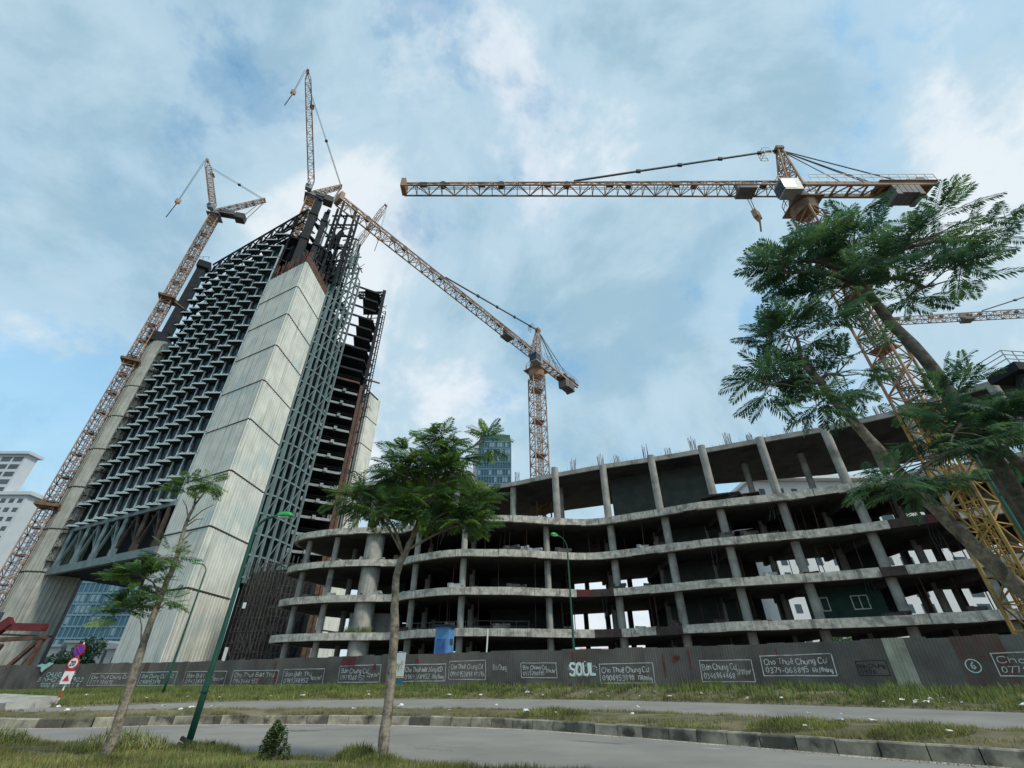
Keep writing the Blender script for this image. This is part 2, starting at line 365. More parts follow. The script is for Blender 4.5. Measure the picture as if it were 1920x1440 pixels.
# ---- painted lettering: a single-stroke hand (grid 4 wide, 6 high; descender below 0)
GL = {
'C': [[(4, 5), (3, 6), (1, 6), (0, 4.5), (0, 1.5), (1, 0), (3, 0), (4, 1)]], 'B': [[(0, 0), (0, 6), (2.6, 6), (3.4, 5), (3.2, 3.6), (2.4, 3.1), (0, 3.1)], [(2.4, 3.1), (3.8, 2.4), (3.8, .8), (2.8, 0), (0, 0)]],
'T': [[(0, 6), (4, 6)], [(2, 6), (2, 0)]], 'K': [[(0, 0), (0, 6)], [(3.6, 6), (0, 2.6), (3.8, 0)]], 'D': [[(0, 0), (0, 6), (2, 6), (3.8, 4.5), (3.8, 1.5), (2, 0), (0, 0)]],
'R': [[(0, 0), (0, 6), (3, 6), (3.6, 4.6), (3, 3.2), (0, 3.2)], [(1.6, 3.2), (3.8, 0)]], 'S': [[(3.8, 5.2), (2.8, 6), (1, 6), (.1, 4.8), (1, 3.4), (3, 2.8), (3.9, 1.5), (2.8, 0), (1, 0), (0, .9)]],
'O': [[(2, 6), (.5, 5.2), (0, 3), (.5, .8), (2, 0), (3.5, .8), (4, 3), (3.5, 5.2), (2, 6)]], 'U': [[(0, 6), (0, 1.5), (1, 0), (3, 0), (4, 1.5), (4, 6)]], 'L': [[(0, 6), (0, 0), (3.6, 0)]],
'N': [[(0, 0), (0, 6), (4, 0), (4, 6)]], 'H': [[(0, 0), (0, 6)], [(4, 0), (4, 6)], [(0, 3), (4, 3)]], 'G': [[(4, 5), (3, 6), (1, 6), (0, 4.5), (0, 1.5), (1, 0), (3, 0), (4, 1), (4, 3), (2.4, 3)]],
'A': [[(0, 0), (2, 6), (4, 0)], [(.8, 2.2), (3.2, 2.2)]], 'Z': [[(0, 6), (4, 6), (0, 0), (4, 0)]],
'h': [[(0, 0), (0, 6)], [(0, 2.6), (1.3, 4), (2.6, 3.4), (2.8, 0)]], 'o': [[(1.5, 4), (.3, 3), (.2, 1), (1.5, 0), (2.8, 1), (2.7, 3), (1.5, 4)]], 'u': [[(0, 4), (0, 1), (1, 0), (2.2, .6), (2.8, 2)], [(2.8, 4), (2.8, 0)]],
'e': [[(.2, 2.1), (2.7, 2.3), (2.5, 3.6), (1.4, 4), (.3, 3), (.2, 1), (1.4, 0), (2.7, .6)]], 'n': [[(0, 4), (0, 0)], [(0, 2.6), (1.3, 4), (2.6, 3.4), (2.8, 0)]],
'g': [[(2.7, 3.4), (1.4, 4), (.2, 3), (.2, 1), (1.4, 0), (2.7, 1)], [(2.7, 4), (2.7, -1), (1.6, -2), (.3, -1.4)]], 'a': [[(2.7, 3.4), (1.4, 4), (.2, 3), (.2, 1), (1.4, 0), (2.7, 1)], [(2.7, 4), (2.8, 0)]],
'i': [[(.5, 4), (.5, 0)], [(.5, 5.1), (.5, 5.5)]], 'm': [[(0, 4), (0, 0)], [(0, 2.8), (1, 4), (1.9, 3.3), (1.9, 0)], [(1.9, 2.8), (2.9, 4), (3.8, 3.3), (3.8, 0)]],
't': [[(1, 5.6), (1, .8), (1.7, 0), (2.4, .3)], [(0, 4), (2.2, 4)]], 'b': [[(0, 6), (0, 0)], [(0, 3), (1.3, 4), (2.7, 3), (2.7, 1), (1.3, 0), (0, .8)]], 'r': [[(0, 4), (0, 0)], [(0, 2.6), (1, 3.9), (2, 3.7)]],
'f': [[(2.2, 5.4), (1.4, 6), (.8, 5), (.8, 0)], [(0, 3.6), (2, 3.6)]], 'y': [[(0, 4), (1.3, .4)], [(2.7, 4), (.6, -2)]], '/': [[(0, -1), (2.4, 6)]], '-': [[(.4, 2.6), (2.4, 2.6)]],
'2q': [[(0, 6), (1, 6.6), (1.6, 5.8), (0, 4.2), (1.7, 4.2)]],
'0': [[(1.6, 6), (.3, 4.8), (.1, 1.4), (1.4, 0), (2.8, 1.2), (3, 4.6), (1.6, 6)]], '1': [[(.4, 4.8), (1.6, 6), (1.6, 0)]], '2': [[(.1, 4.8), (1.2, 6), (2.8, 5.4), (2.6, 3.4), (0, 0), (3.2, 0)]],
'3': [[(.2, 5.6), (1.8, 6), (2.8, 4.8), (1.4, 3.2), (2.9, 2), (2.2, .3), (.1, .2)]], '4': [[(2.2, 0), (2.2, 6), (0, 2), (3.2, 2)]], '5': [[(3, 6), (.5, 6), (.3, 3.4), (2.2, 3.6), (3, 2), (2.2, .2), (.1, .2)]],
'6': [[(2.6, 6), (.7, 4), (.2, 1.4), (1.4, 0), (2.9, 1.2), (2.2, 3), (.4, 2.4)]], '7': [[(0, 6), (3.1, 6), (1.2, 0)]], '8': [[(1.6, 3.2), (.3, 4.6), (1.6, 6), (2.9, 4.6), (.2, 1.5), (1.6, 0), (3, 1.5), (1.6, 3.2)]],
'9': [[(2.8, 4.2), (1.4, 3), (.2, 4.4), (1.3, 6), (2.7, 5.2), (2.8, 3), (2, 0)]],
'^': [[(.4, 4.8), (1.4, 5.8), (2.4, 4.8)]], "'": [[(2.8, 4), (3.6, 4.6), (3.4, 5.2)]], '´': [[(1.2, 4.8), (2.2, 5.8)]], '.': [[(1.3, -1.1), (1.6, -1.1)]], '~u': [[(.4, 5.8), (1.3, 4.9), (2.3, 5.8)]], '`': [[(1, 7), (2, 6)]]}
CMB = {'ê': ['e', '^'], 'á': ['a', '´'], 'ư': ['u', "'"], 'ệ': ['e', '^', '.'], 'ự': ['u', "'", '.'], 'ặ': ['a', '~u', '.'], 'ằ': ['a', '~u', '`'], '²': ['2q'], 'ơ': ['o', "'"]}
def char_w(ch):
    if ch == ' ': return 2.2
    gs = GL.get(CMB.get(ch, [ch])[0], [])
    return max([p[0] for st in gs for p in st] or [2]) + 1.15
def ribbon(mb, pts, w):
    """flat stroke in (s, z) on the fence"""
    out = []
    for i, p in enumerate(pts):
        a = pts[max(i - 1, 0)]; b = pts[min(i + 1, len(pts) - 1)]; dx, dz = b[0] - a[0], b[1] - a[1]; l = math.hypot(dx, dz) or 1
        ww = w * U(.8, 1.2); ex = 0
        out.append((p[0] - dz / l * ww / 2, p[1] + dx / l * ww / 2)); out.append((p[0] + dz / l * ww / 2, p[1] - dx / l * ww / 2))
    vs = []
    for q in out:
        p, d = fence_at(q[0]); nrm = V((d.y, -d.x, 0)); nrm = nrm if nrm.y < 0 else -nrm
        e = V((p.x, p.y, q[1])) + nrm * .034; vs.append(e)
    mb.add(vs, [(2 * i, 2 * i + 1, 2 * i + 3, 2 * i + 2) for i in range(len(pts) - 1)])
def write(mb, txt, s0, s1, z, h, w=.045):
    tot = sum(char_w(c) for c in txt); k = (s1 - s0) / tot; hy = h / 6; x = 0
    for ch in txt:
        dz = U(-.03, .03); sk = U(-.06, .12)
        for g_ in CMB.get(ch, [ch]):
            for st in GL.get(g_, []):
                ribbon(mb, [(s0 + (x + px + sk * py + U(-.08, .08)) * k, z + dz + (py + U(-.1, .1)) * hy) for px, py in st], w)
        x += char_w(ch)
def frame(mb, s0, s1, z0, z1, w=.05, tilt=0):
    n = max(2, int((s1 - s0) / .8)); e = [U(-.05, .05) for _ in range(4)]
    for z, k in ((z0, 0), (z1, 1)): ribbon(mb, [(s0 + (s1 - s0) * i / n, z + e[k] * i / n + U(-.012, .012)) for i in range(n + 1)], w)
    ribbon(mb, [(s0, z0), (s0 + tilt, z1)], w); ribbon(mb, [(s1, z0 + e[0]), (s1 + tilt, z1 + e[1])], w)
ADS = [(-54.6, -47.3, 1.35, 2.6, 'Cho Thuê Chung Cư', '0779 706695', '', PAINT, 1), (-45.7, -39.6, 1.35, 2.7, 'Bán Chung CU TA2', '0906953898', '', PAINTG, 1),
       (-38.2, -31.5, 1.4, 2.7, 'Bán Biệt Thự', '0943368952', '90tr/m²', PAINT, 1), (-30.5, -23.9, 1.4, 2.72, 'Cho Thuê Biệt Thự', '0943468952', '', PAINT, 1),
       (-23.2, -18, 1.45, 2.75, 'Bán Biệt Thự', '0969368952', '90tr/m²', PAINT, 1), (-16.2, -11.7, 1.65, 2.93, 'Bán Chung Cư', '0979368952', '22tr/m²', PAINT, 1),
       (-9.4, -5.5, 1.7, 2.93, 'Cho Thuê mặt bằng KD', '0969368952', '20tr/Tháng', PAINT, 1), (-5.2, -2.1, 1.85, 3.1, 'Cho Thuê Chung Cư', '0906953898', '8TR/Th', PAINT, 1),
       (-1.5, -.4, 2.35, 2.95, 'Bán Chung', '', '', PAINT, 0), (.75, 3.4, 1.95, 2.9, 'Bán Chung Cư', '0975706895', '22tr/m²', PAINT, 1),
       (6.4, 9.9, 1.58, 2.75, 'Cho Thuê Chung Cư', '0906953898', '7TR/tháng', PAINT, 1), (12.7, 15.5, 1.68, 2.86, 'Bán Chung Cư', '0346864468', '22TR/m²', PAINT, 1),
       (16.0, 19.3, 1.98, 3.05, 'Cho Thuê Chung Cư', '0379-068895', '6tr/tháng', PAINT, 1), (20.2, 21.4, 1.95, 2.65, 'Bán Chung', '0906', '', PAINTD, 1), (25.1, 27.6, 1.9, 2.9, 'Cho Thuê', '0779706', '', PAINT, 1)]
for x0, x1, z0, z1, a, b, c_, m_, fr in ADS:
    mb = MB(); s0, s1 = s_of_x(x0), s_of_x(x1); h = z1 - z0; W = s1 - s0; pad = .05 * W; w_ = max(.032, min(.06, .0105 * W + .005))
    if fr: frame(mb, s0, s1, z0, z1, w_ * 1.05, U(-.08, .05))
    if b:
        e = .68 if c_ else .96
        write(mb, a, s0 + pad, s0 + W * (.72 if c_ and len(a) < 14 else .93), z0 + h * .56, h * .27, w_)
        write(mb, b, s0 + pad, s0 + W * min(e, .62 if not c_ else .66), z0 + h * .14, h * .27, w_)
        if c_: write(mb, c_, s0 + W * .70, s0 + W * .97, z0 + h * (.32 if len(a) < 14 else .16), h * .22, w_ * .9)
    else:
        write(mb, a, s0, s1, z0 + .1, h * .6, w_)
    mb.build('painted_lettering', m_, fence)
mb = MB(); s0, s1 = s_of_x(-64.5), s_of_x(-55.5)
write(mb, 'CHUNG CU K4', s0 + 1.5, s1 - 2, 2.35, .45, .08); write(mb, '5 NHD 37 0903', s0, s1, 1.75, .45, .08); write(mb, '1000 6771 627 8', s0 + 1, s1 - .4, 1.15, .42, .08)
mb.build('painted_lettering', PAINTG, fence)
def ring_digit(x, z, r, ch, m_):
    mb = MB(); sc = s_of_x(x)
    ribbon(mb, [(sc + r * math.cos(t * math.pi / 9), z + r * math.sin(t * math.pi / 9)) for t in range(19)], .05)
    write(mb, ch, sc - r * .3, sc + r * .5, z - r * .5, r, .06); mb.build('painted_number', m_, fence)
ring_digit(-47.0, 2.1, .6, '9', PAINTG); ring_digit(24.4, 2.35, .3, '6', PAINTG)
# bubble graffiti: pale glow strokes under thick white strokes
mb = MB(); s0, s1 = s_of_x(4.3), s_of_x(6.15)
for i in range(90):
    a = U(0, 6.28); rr_ = math.sqrt(U(0, 1)); cs, cz = s0 + (s1 - s0) * .5 + rr_ * math.cos(a) * (s1 - s0) * .55, 2.45 + rr_ * math.sin(a) * .5
    p, d = fence_at(cs); n_ = V((d.y, -d.x, 0)); n_ = n_ if n_.y < 0 else -n_
    q = V((p.x, p.y, cz)) + n_ * (.026 + i * .00005); r_ = U(.02, .05)
    mb.add([q - d * r_, q - V((0, 0, r_)), q + d * r_, q + V((0, 0, r_))], [(0, 1, 2, 3)])
write(mb, 'SOUL', s0, s1 + .1, 2.1, .75, .19); mb.build('graffiti_glow', PAINTG, fence)
mb = MB(); write(mb, 'SOUL', s0, s1 + .1, 2.1, .75, .10)
for i, q in enumerate(mb.v): mb.v[i] = (q[0], q[1] - .006, q[2])
mb.build('graffiti_letters', mat('graffiti_white', (.8, .82, .8), .8, .1), fence)
# white advert board with a blue foot
def fence_board(x0, x1, z0, z1, m_, name, offn=.05):
    mb = MB(); a, d = fence_at(s_of_x(x0)); b, d2 = fence_at(s_of_x(x1)); n_ = V((d.y, -d.x, 0)); n_ = n_ if n_.y < 0 else -n_
    c = (a + b) / 2 + n_ * offn; mb.box((c.x, c.y, (z0 + z1) / 2), ((b - a).length, .03, z1 - z0), math.atan2(d.y, d.x)); return mb.build(name, m_, fence)
fence_board(-10.75, -9.35, 1.95, 3.85, SIGNW, 'white_board')
fence_board(-10.75, -9.35, 1.2, 1.94, mat('teal_board_foot', (.03, .14, .22), .6, .3, 2), 'board_foot')
fence_board(-10.75, -9.35, 2.02, 2.1, mat('yellow_line', (.5, .36, .06), .7), 'board_stripe', .07)
mb = MB(); write(mb, 'Kayf', s_of_x(-10.6), s_of_x(-9.5), 2.6, .6, .07)
for i, q in enumerate(mb.v): mb.v[i] = (q[0], q[1] - .05, q[2])
mb.build('board_lettering', PAINTO, fence)
fence_board(-16.1, -14.6, 2.95, 3.65, RED, 'red_paint_panel', .03)
mb = MB()
for x, z0, z1, w_ in [(-24.2, 1.7, 2.6, .5), (-24.6, 2.6, 3.4, .4), (10.6, 1.9, 3.3, .14), (12.2, 2.4, 3.5, .12), (16.9, 2.2, 3.4, .1), (4.6, 2.9, 3.6, .1), (-12.4, 2.6, 3.0, .5), (-8.2, 3.0, 3.3, .4), (11.4, 2.9, 3.2, .5)]:
    sc = s_of_x(x); ribbon(mb, [(sc + U(-.1, .1) * w_, z0 + (z1 - z0) * i / 6) for i in range(7)], w_ * .8)
mb.build('red_paint_drip', mat('red_spray', (.16, .035, .03), .9, .4, 3), fence)

# ------------------------------------------------------------------ podium frame
ZS = [6.6, 10.8, 15.0, 19.2]; TH = .72; ZR = 27.2
PF = [(-26, 80), (-30, 75), (-31.6, 70), (-31.3, 67.3), (-29.5, 65.3), (-26, 63.6), (-22, 62.5), (-17.8, 62.1), (-14.8, 62.0), (-12.6, 60), (-8.6, 57.4), (-5, 56.6), (0, 56.9), (5.3, 58), (9.7, 58.5), (13.5, 57), (17.6, 54.6), (21.5, 52.2), (26.5, 50.2), (31, 48.5), (36, 45.8), (41, 42.3), (47, 38), (56, 31)]
PB = [(74, 42), (60, 49), (46, 54), (30, 60.5), (19, 70.5), (10, 75), (0, 81), (-16, 88)]
def back_y(x):
    P_ = PB[::-1]
    for (x0, y0), (x1, y1) in zip(P_, P_[1:]):
        if x0 <= x <= x1: return y0 + (y1 - y0) * (x - x0) / (x1 - x0)
    return 88
podium = thing('podium_building', 'unfinished four storey concrete podium with wavy slab edges behind the hoarding', 'building', (5, 62, 1.4))
def slab_outline(k):
    f_ = []
    for x, y in PF:
        if k == 0 and x > 12: y = y - min(1.2, (x - 12) * .12)
        if k == 3 and -14 < x < -3: y = y + .5
        f_.append((x, y))
    return catmull(f_, 6)
def front_y(x, o=None):
    o = o or OUT[1]
    for a, b in zip(o, o[1:]):
        if a[0] <= x <= b[0] and a[1] < 75: return a[1] + (b[1] - a[1]) * (x - a[0]) / (b[0] - a[0] + 1e-9)
    return 60
OUT = [slab_outline(k) for k in range(4)]
for k, z in enumerate(ZS):
    ol = OUT[k]
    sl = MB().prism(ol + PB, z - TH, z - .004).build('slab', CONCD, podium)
    # edge beam made of cast lengths, each slightly out of line
    cum = 0; seg = []; i = 0
    pts = [V((x, y, 0)) for x, y in ol]
    L_ = [0]
    for a, b in zip(pts, pts[1:]): L_.append(L_[-1] + (b - a).length)
    def at_len(t):
        for j in range(len(L_) - 1):
            if t <= L_[j + 1] or j == len(L_) - 2:
                return pts[j].lerp(pts[j + 1], (t - L_[j]) / (L_[j + 1] - L_[j]))
    t = 0
    while t < L_[-1] - .1:
        l = min(U(1.5, 3.2), L_[-1] - t); n = 3; e0, e1 = U(-.03, .03), U(-.02, .03); mb = MB(); pp = [at_len(t + l * j / n) for j in range(n + 1)]
        mid = at_len(t + l / 2)
        # boards of brown and maroon shuttering left on the edge
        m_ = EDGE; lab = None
        bm = {0: [(8.2, 18.6)], 1: [(5.8, 11.5), (36.0, 41.5)], 2: [(21.8, 26.0), (36.2, 42.5)], 3: []}[k]
        if any(a <= mid.x <= b for a, b in bm):
            r_ = random.random(); m_ = FORMB if r_ < .55 else (FORMR if r_ < .75 else EDGE)
        o0, o1 = .12 + U(-.02, .03), -.35
        vs = []
        for j, p in enumerate(pp):
            tn = (pp[min(j + 1, n)] - pp[max(j - 1, 0)]).normalized(); nr = V((tn.y, -tn.x, 0))
            for oo in (o0, o1): vs += [(p.x + nr.x * oo, p.y + nr.y * oo, z - TH - .02 + e0), (p.x + nr.x * oo, p.y + nr.y * oo, z + .06 + e1)]
        fs = []
        for j in range(n):
            b_ = j * 4; q_ = b_ + 4
            fs += [(b_, q_, q_ + 1, b_ + 1), (b_ + 1, q_ + 1, q_ + 3, b_ + 3), (b_ + 3, q_ + 3, q_ + 2, b_ + 2), (b_ + 2, q_ + 2, q_, b_)]
        fs += [(0, 1, 3, 2), (n * 4, n * 4 + 2, n * 4 + 3, n * 4 + 1)]
        mb.add(vs, fs).build('edge_length', m_, sl); t += l + .012
# roof
RF = [(-27, 80), (-24.7, 67), (-6.2, 62.2), (-5.2, 69), (.8, 66.2), (6.3, 63), (12.8, 59.8), (19, 57.4), (25.2, 54.6), (31.2, 51.6), (37.4, 48.6), (43, 44.9), (49, 38.4), (58, 31)]
PBR = [(74, 46), (60, 55), (46, 62), (30, 66), (19, 74), (10, 78), (0, 84), (-16, 88)]
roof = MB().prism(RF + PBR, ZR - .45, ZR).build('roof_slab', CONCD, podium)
mb = MB()
for a, b in zip(RF[1:], RF[2:]):
    d = (V((*b, 0)) - V((*a, 0))).normalized(); nr = V((d.y, -d.x, 0)) * .12
    mb.beam(V((*a, ZR - .2)) + nr, V((*b, ZR - .2)) + nr, .3, .62)
mb.build('roof_edge_beam', CONC, roof)
# columns
def col_mesh(r, m=CONC, n=16):
    return MB().tube([(0, 0, 0), (0, 0, 1)], r, n, False).mesh('column', m, True)
CM = {r: col_mesh(r) for r in (.38, .46, .6, 1.25)}
def column(x, y, z0, z1, r=.38, m=None): return put('column', (m or CM)[r], podium, (x, y, z0), (0, 0, U(0, 3)), (1, 1, z1 - z0))
floors = [(1.2, ZS[0] - TH), (ZS[0], ZS[1] - TH), (ZS[1], ZS[2] - TH), (ZS[2], ZS[3] - TH)]
cx = [-28.7, -24.2, -12.3, -5.9, 4.4, 12.7, 18.7, 24.4, 30.5, 36.6, 42.2, 48]
for z0, z1 in floors:
    for x in cx:
        column(x, front_y(x) + 1.5, z0, z1, .38 if x < 5 else .46)
    column(-18.7, front_y(-18.7) + 1.6, z0, z1, 1.25)
    for x in cx:
        for dy in (8, 16, 23):
            if x > -27 and front_y(x) + dy < back_y(x) - 1.2: column(x + .6, front_y(x) + dy, z0, z1, .38)
for x in [6.0, 12.6, 18.4, 24.1, 30.4, 36.4, 42.6, 48.5]:
    y = front_y(x) + 1.3; column(x, y + .2, ZS[3], ZR - .4, .46)
    if x < 46:
        for dy in (8, 16):
            if y + dy < back_y(x) - 1: column(x + 1.5, y + dy, ZS[3], ZR - .4, .38)
for x, y in [(-23.5, 68.3), (-21, 68), (-14, 66), (-8, 63.8), (.2, 67.2), (-18, 76), (-10, 74)]: column(x, y, ZS[3], ZR - .4, .46)
# starter bars above the roof columns
for x in [.8, 6.2, 9, 12.7, 14.8, 18.6, 21.3, 24.3, 28.2, 30.5, 34.5, 36.5, 42.6, -23.5, -15]:
    yy = None
    for a, b in zip(RF[1:], RF[2:]):
        if a[0] <= x <= b[0]: yy = a[1] + (b[1] - a[1]) * (x - a[0]) / (b[0] - a[0]) + .5
    mb = MB(); hh = U(1.2, 2.3)
    for i in range(9):
        a_ = i * .7; p = V((x + .35 * math.cos(a_), (yy or 63) + .35 * math.sin(a_), ZR)); mb.beam(p, p + V((U(-.12, .12), U(-.12, .12), hh * U(.8, 1.1))), .045, caps=False)
    mb.build('starter_bars', RUST, podium)
mb = MB()
for a, b in zip(RF[3:], RF[4:]):
    A, B = V((*a, ZR)), V((*b, ZR)); n = int((B - A).length / .45)
    for i in range(n):
        p = A.lerp(B, (i + U(0, .5)) / n); mb.beam(p, p + V((U(-.06, .06), U(-.06, .06), U(.3, .75))), .022, caps=False)
tag(mb.build('rebar_fringe', RUST, podium), kind='stuff')
# inner walls and back walls with openings
def wall(a, b, z0, z1, m=WALLB, t=.25):
    a, b = V((*a, 0)), V((*b, 0)); c = (a + b) / 2; d = b - a
    return MB().box((c.x, c.y, (z0 + z1) / 2), (d.length, t, z1 - z0), math.atan2(d.y, d.x)).build('wall', m, podium)
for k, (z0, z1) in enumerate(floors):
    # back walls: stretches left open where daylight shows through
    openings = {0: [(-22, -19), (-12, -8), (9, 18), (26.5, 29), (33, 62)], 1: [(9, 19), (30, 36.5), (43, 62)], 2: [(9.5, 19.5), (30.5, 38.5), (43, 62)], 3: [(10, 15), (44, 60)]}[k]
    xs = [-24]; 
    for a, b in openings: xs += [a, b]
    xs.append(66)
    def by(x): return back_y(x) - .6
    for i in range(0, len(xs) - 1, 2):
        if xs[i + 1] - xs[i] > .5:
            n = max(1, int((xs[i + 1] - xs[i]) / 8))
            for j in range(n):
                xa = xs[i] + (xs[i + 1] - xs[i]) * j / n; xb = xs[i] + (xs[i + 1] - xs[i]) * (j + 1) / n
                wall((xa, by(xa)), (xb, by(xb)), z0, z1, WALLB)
    # slender piers in the openings
    for a, b in openings:
        x = a + 1.8
        while x < b - .6:
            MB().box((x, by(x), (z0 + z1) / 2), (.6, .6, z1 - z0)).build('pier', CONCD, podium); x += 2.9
    # cores
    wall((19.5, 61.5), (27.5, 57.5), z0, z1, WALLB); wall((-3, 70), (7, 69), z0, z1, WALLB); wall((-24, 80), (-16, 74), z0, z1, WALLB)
    # deep downstand beams under the slab above
    for x in cx[2:]:
        MB().beam((x + .3, front_y(x) + 1.9, z1 - .3), (x + .9, back_y(x) - 1, z1 - .3), .4, .62).build('floor_beam', CONCD, podium)
wall((-21, 65.6), (-15.5, 66.2), ZS[0], ZS[1] - TH - .9, CONC)
wall((14.5, 63.5), (27, 57.5), ZS[3], ZS[3] + 2.0, CONC); wall((14.5, 63.8), (27, 57.8), ZS[3] + 2.0, ZR - .5, WALLB)
wall((31.6, 53.4), (37.6, 50.2), ZS[0], ZS[1] - TH, mat('green_wall', (.03, .075, .06), .9, .3, 1))
for x in (32.6, 35.7):   # two white casement windows in the green wall
    y = 53.4 + (50.2 - 53.4) * (x - 31.6) / 6 - .16; rz = math.atan2(-3.2, 6); w = MB()
    M = Matrix.Rotation(rz, 3, 'Z')
    for dx in (-.7, 0, .7): w.box(V((x, y, ZS[0] + 1.9)) + M @ V((dx, 0, 0)), (.09, .07, 1.3), rz)
    for dz in (-.62, .62): w.box((x, y, ZS[0] + 1.9 + dz), (1.49, .066, .09), rz)
    f_ = w.build('window', SIGNW, podium); MB().box(V((x, y + .03, ZS[0] + 1.9)), (1.36, .02, 1.2), rz).build('pane', WIN, f_)
for x0, x1, y0, y1 in [(-13, -7, 63.2, 60.6), (-7, -4, 60.6, 60), (-4, 2, 60, 60.6)]:  # steel guard rails on the first slab
    mb = MB(); n = 4
    for i in range(n + 1):
        p = V((x0 + (x1 - x0) * i / n, y0 + (y1 - y0) * i / n, ZS[0])); mb.beam(p, p + V((0, 0, 1.15)), .06)
    for h in (.55, 1.12): mb.beam((x0, y0, ZS[0] + h), (x1, y1, ZS[0] + h), .05)
    mb.build('guard_rail', CRANED, podium)
mb = MB()
for i in range(8):
    a = U(0, 6.28); mb.box((U(23.8, 27.2), U(51.4, 52), ZS[3] + .2 + i * .1), (3.2, 1.2, .12), U(-.15, .15) - .5)
mb.build('timber_stack', FORMB, podium)
mb = MB()
for i in range(160):
    x = U(-20.5, -17.2); y = front_y(x) + U(.2, .6); mb.beam((x, y, ZS[0]), (x + U(-.25, .25), y + U(-.2, .2), ZS[0] + U(.3, .8)), .03, caps=False)
tag(mb.build('slab_weeds', GRASS[0], podium), kind='stuff')

PRM = MB().tube([(0, 0, 0), (0, 0, 1)], .05, 6, False).mesh('prop', RUST)
DBM = [MB().box((0, 0, .12), (1.6, .5, .24), .3).box((.3, .2, .34), (1.2, .35, .2), -.4).box((-.5, .1, .3), (.5, .5, .3), .8).mesh('debris', m_) for m_ in (FORMB, CONCD, BEAMW)]
rp = random.Random(33)
for k, (z0, z1) in enumerate(floors[1:]):
    for i in range(26):
        x = rp.uniform(-11, 46); y = front_y(x) + rp.uniform(2.2, 6.5); put('prop', PRM, podium, (x, y, z0), (rp.uniform(-.04, .04), rp.uniform(-.04, .04), 0), (1, 1, z1 - z0 - .02))
    for i in range(16):
        x = rp.uniform(-28, 46); put('debris', DBM[rp.randrange(3)], podium, (x, front_y(x) + rp.uniform(.5, 1.1), z0 + .06), (0, 0, rp.uniform(-.8, .4)), (rp.uniform(.5, 1.3), rp.uniform(.6, 1), rp.uniform(.5, 1.6)))
for k, x in enumerate((10.6, 22, 28.4, 34.0, 39.5, -9)):   # cables and torn netting hanging from slab edges
    z = ZS[1 + k % 3] - TH; y = front_y(x) - .05; mb = MB()
    for j in range(3): mb.tube([(x + j * .3, y, z), (x + j * .3 + rp.uniform(-.2, .2), y + .1, z - rp.uniform(.8, 1.4)), (x + j * .3 + rp.uniform(-.3, .3), y + .15, z - rp.uniform(1.6, 2.8))], .03, 5)
    mb.build('hanging_cable', DSTEEL, podium)

# ------------------------------------------------------------------ tower
tower = thing('steel_tower', 'unfinished triangular high rise with white clad pylons and dark saw tooth facade', 'tower', (-70, 100, 1.2))
A0, A1, A2 = V((-52.8, 80, 0)), V((-65, 86.5, 0)), V((-52.3, 92, 0))
ROOFZ = 119.5
def pylon(poly, ztop, vis, m, jz, ribs=1.0, name='pylon', z0=1.0, dep=.1, flat=()):
    core = MB().prism([(p[0], p[1]) for p in poly], z0, ztop - .3).build(name, CONCD, tower)
    n = len(poly); c = sum((V((p[0], p[1], 0)) for p in poly), V()) / n
    for i in vis:
        a, b = V((poly[i][0], poly[i][1], 0)), V((poly[(i + 1) % n][0], poly[(i + 1) % n][1], 0))
        d = b - a; L_ = d.length; d.normalize(); nr = V((d.y, -d.x, 0)); nr = nr if nr.dot(a - c) > 0 else -nr
        k = max(3, int(L_ / ribs)); q = L_ / k
        prof = []
        dp = .03 if i in flat else dep
        for j in range(k):
            prof += [(j * q, 0), (j * q + q * .58, 0), (j * q + q * .7, dp), (j * q + q * .88, dp)]
        prof.append((L_, 0))
        for za, zb in zip(jz, jz[1:]):
            mb = MB(); pn = len(prof); da = U(0, .03)
            for zz in (za + .16, zb - .16): mb.v += [tuple(a + d * u + nr * (.22 + w + da) + V((0, 0, zz))) for u, w in prof]
            mb.f = [(j, j + 1, pn + j + 1, pn + j) for j in range(pn - 1)]
            # returned edges, so that each sheet has thickness
            bn = len(mb.v); mb.v += [tuple(a + nr * .02 + V((0, 0, zz))) for zz in (za + .16, zb - .16)] + [tuple(b + nr * .02 + V((0, 0, zz))) for zz in (za + .16, zb - .16)]
            mb.f += [(0, pn, bn + 1, bn), (pn - 1, bn + 2, bn + 3, 2 * pn - 1)]
            mb.build('cladding_panel', m, core)
        jb = MB()
        for zz in jz[1:-1]: jb.beam(a + nr * .26 + V((0, 0, zz)), b + nr * .26 + V((0, 0, zz)), .16, .16)
        jb.build('joint_strip', JOINT, core)
    return core
A3 = A1 + (A2 - A0)
jA = [1.2, 14.5, 24.5, 34.9, 45.9, 55.3, 64.7, 74, 83, 92]
pyA = pylon([A0, A2, A3, A1], 92, (0, 3), CLAD, jA, .85, 'front_pylon', dep=.085, flat=(3,))
# fretwork of small bars along the corner of the pylon's upper half
jB = [1.2, 9.8, 21.8, 31, 41, 51, 60.5, 70, 86]
PBY = [(-107.5, 105.5), (-105.2, 104.6), (-102.6, 105.2), (-97.8, 110), (-104, 118), (-112, 112)]
pylon(PBY, 86, (0, 1, 2, 5), CLADB, jB, .8, 'left_pylon')
jC = [1.2, 12, 22, 32, 42, 52, 61, 70, 79]
PCY = [(-45.0, 122), (-43.4, 127.8), (-50, 133), (-54, 126)]
pylon(PCY, 79, (0, 3), CLAD, jC, .9, 'right_pylon')
u1 = V((-.883, .470, 0)); n1 = V((-.470, -.883, 0))     # along the left facade, and outwards
def F1(t, z=0, o=0): return A0 + u1 * t + n1 * o + V((0, 0, z))
Z0, FH, NB, NR = 31.4, 5.0, 10, 17; T0, PT = 14.3, 4.02
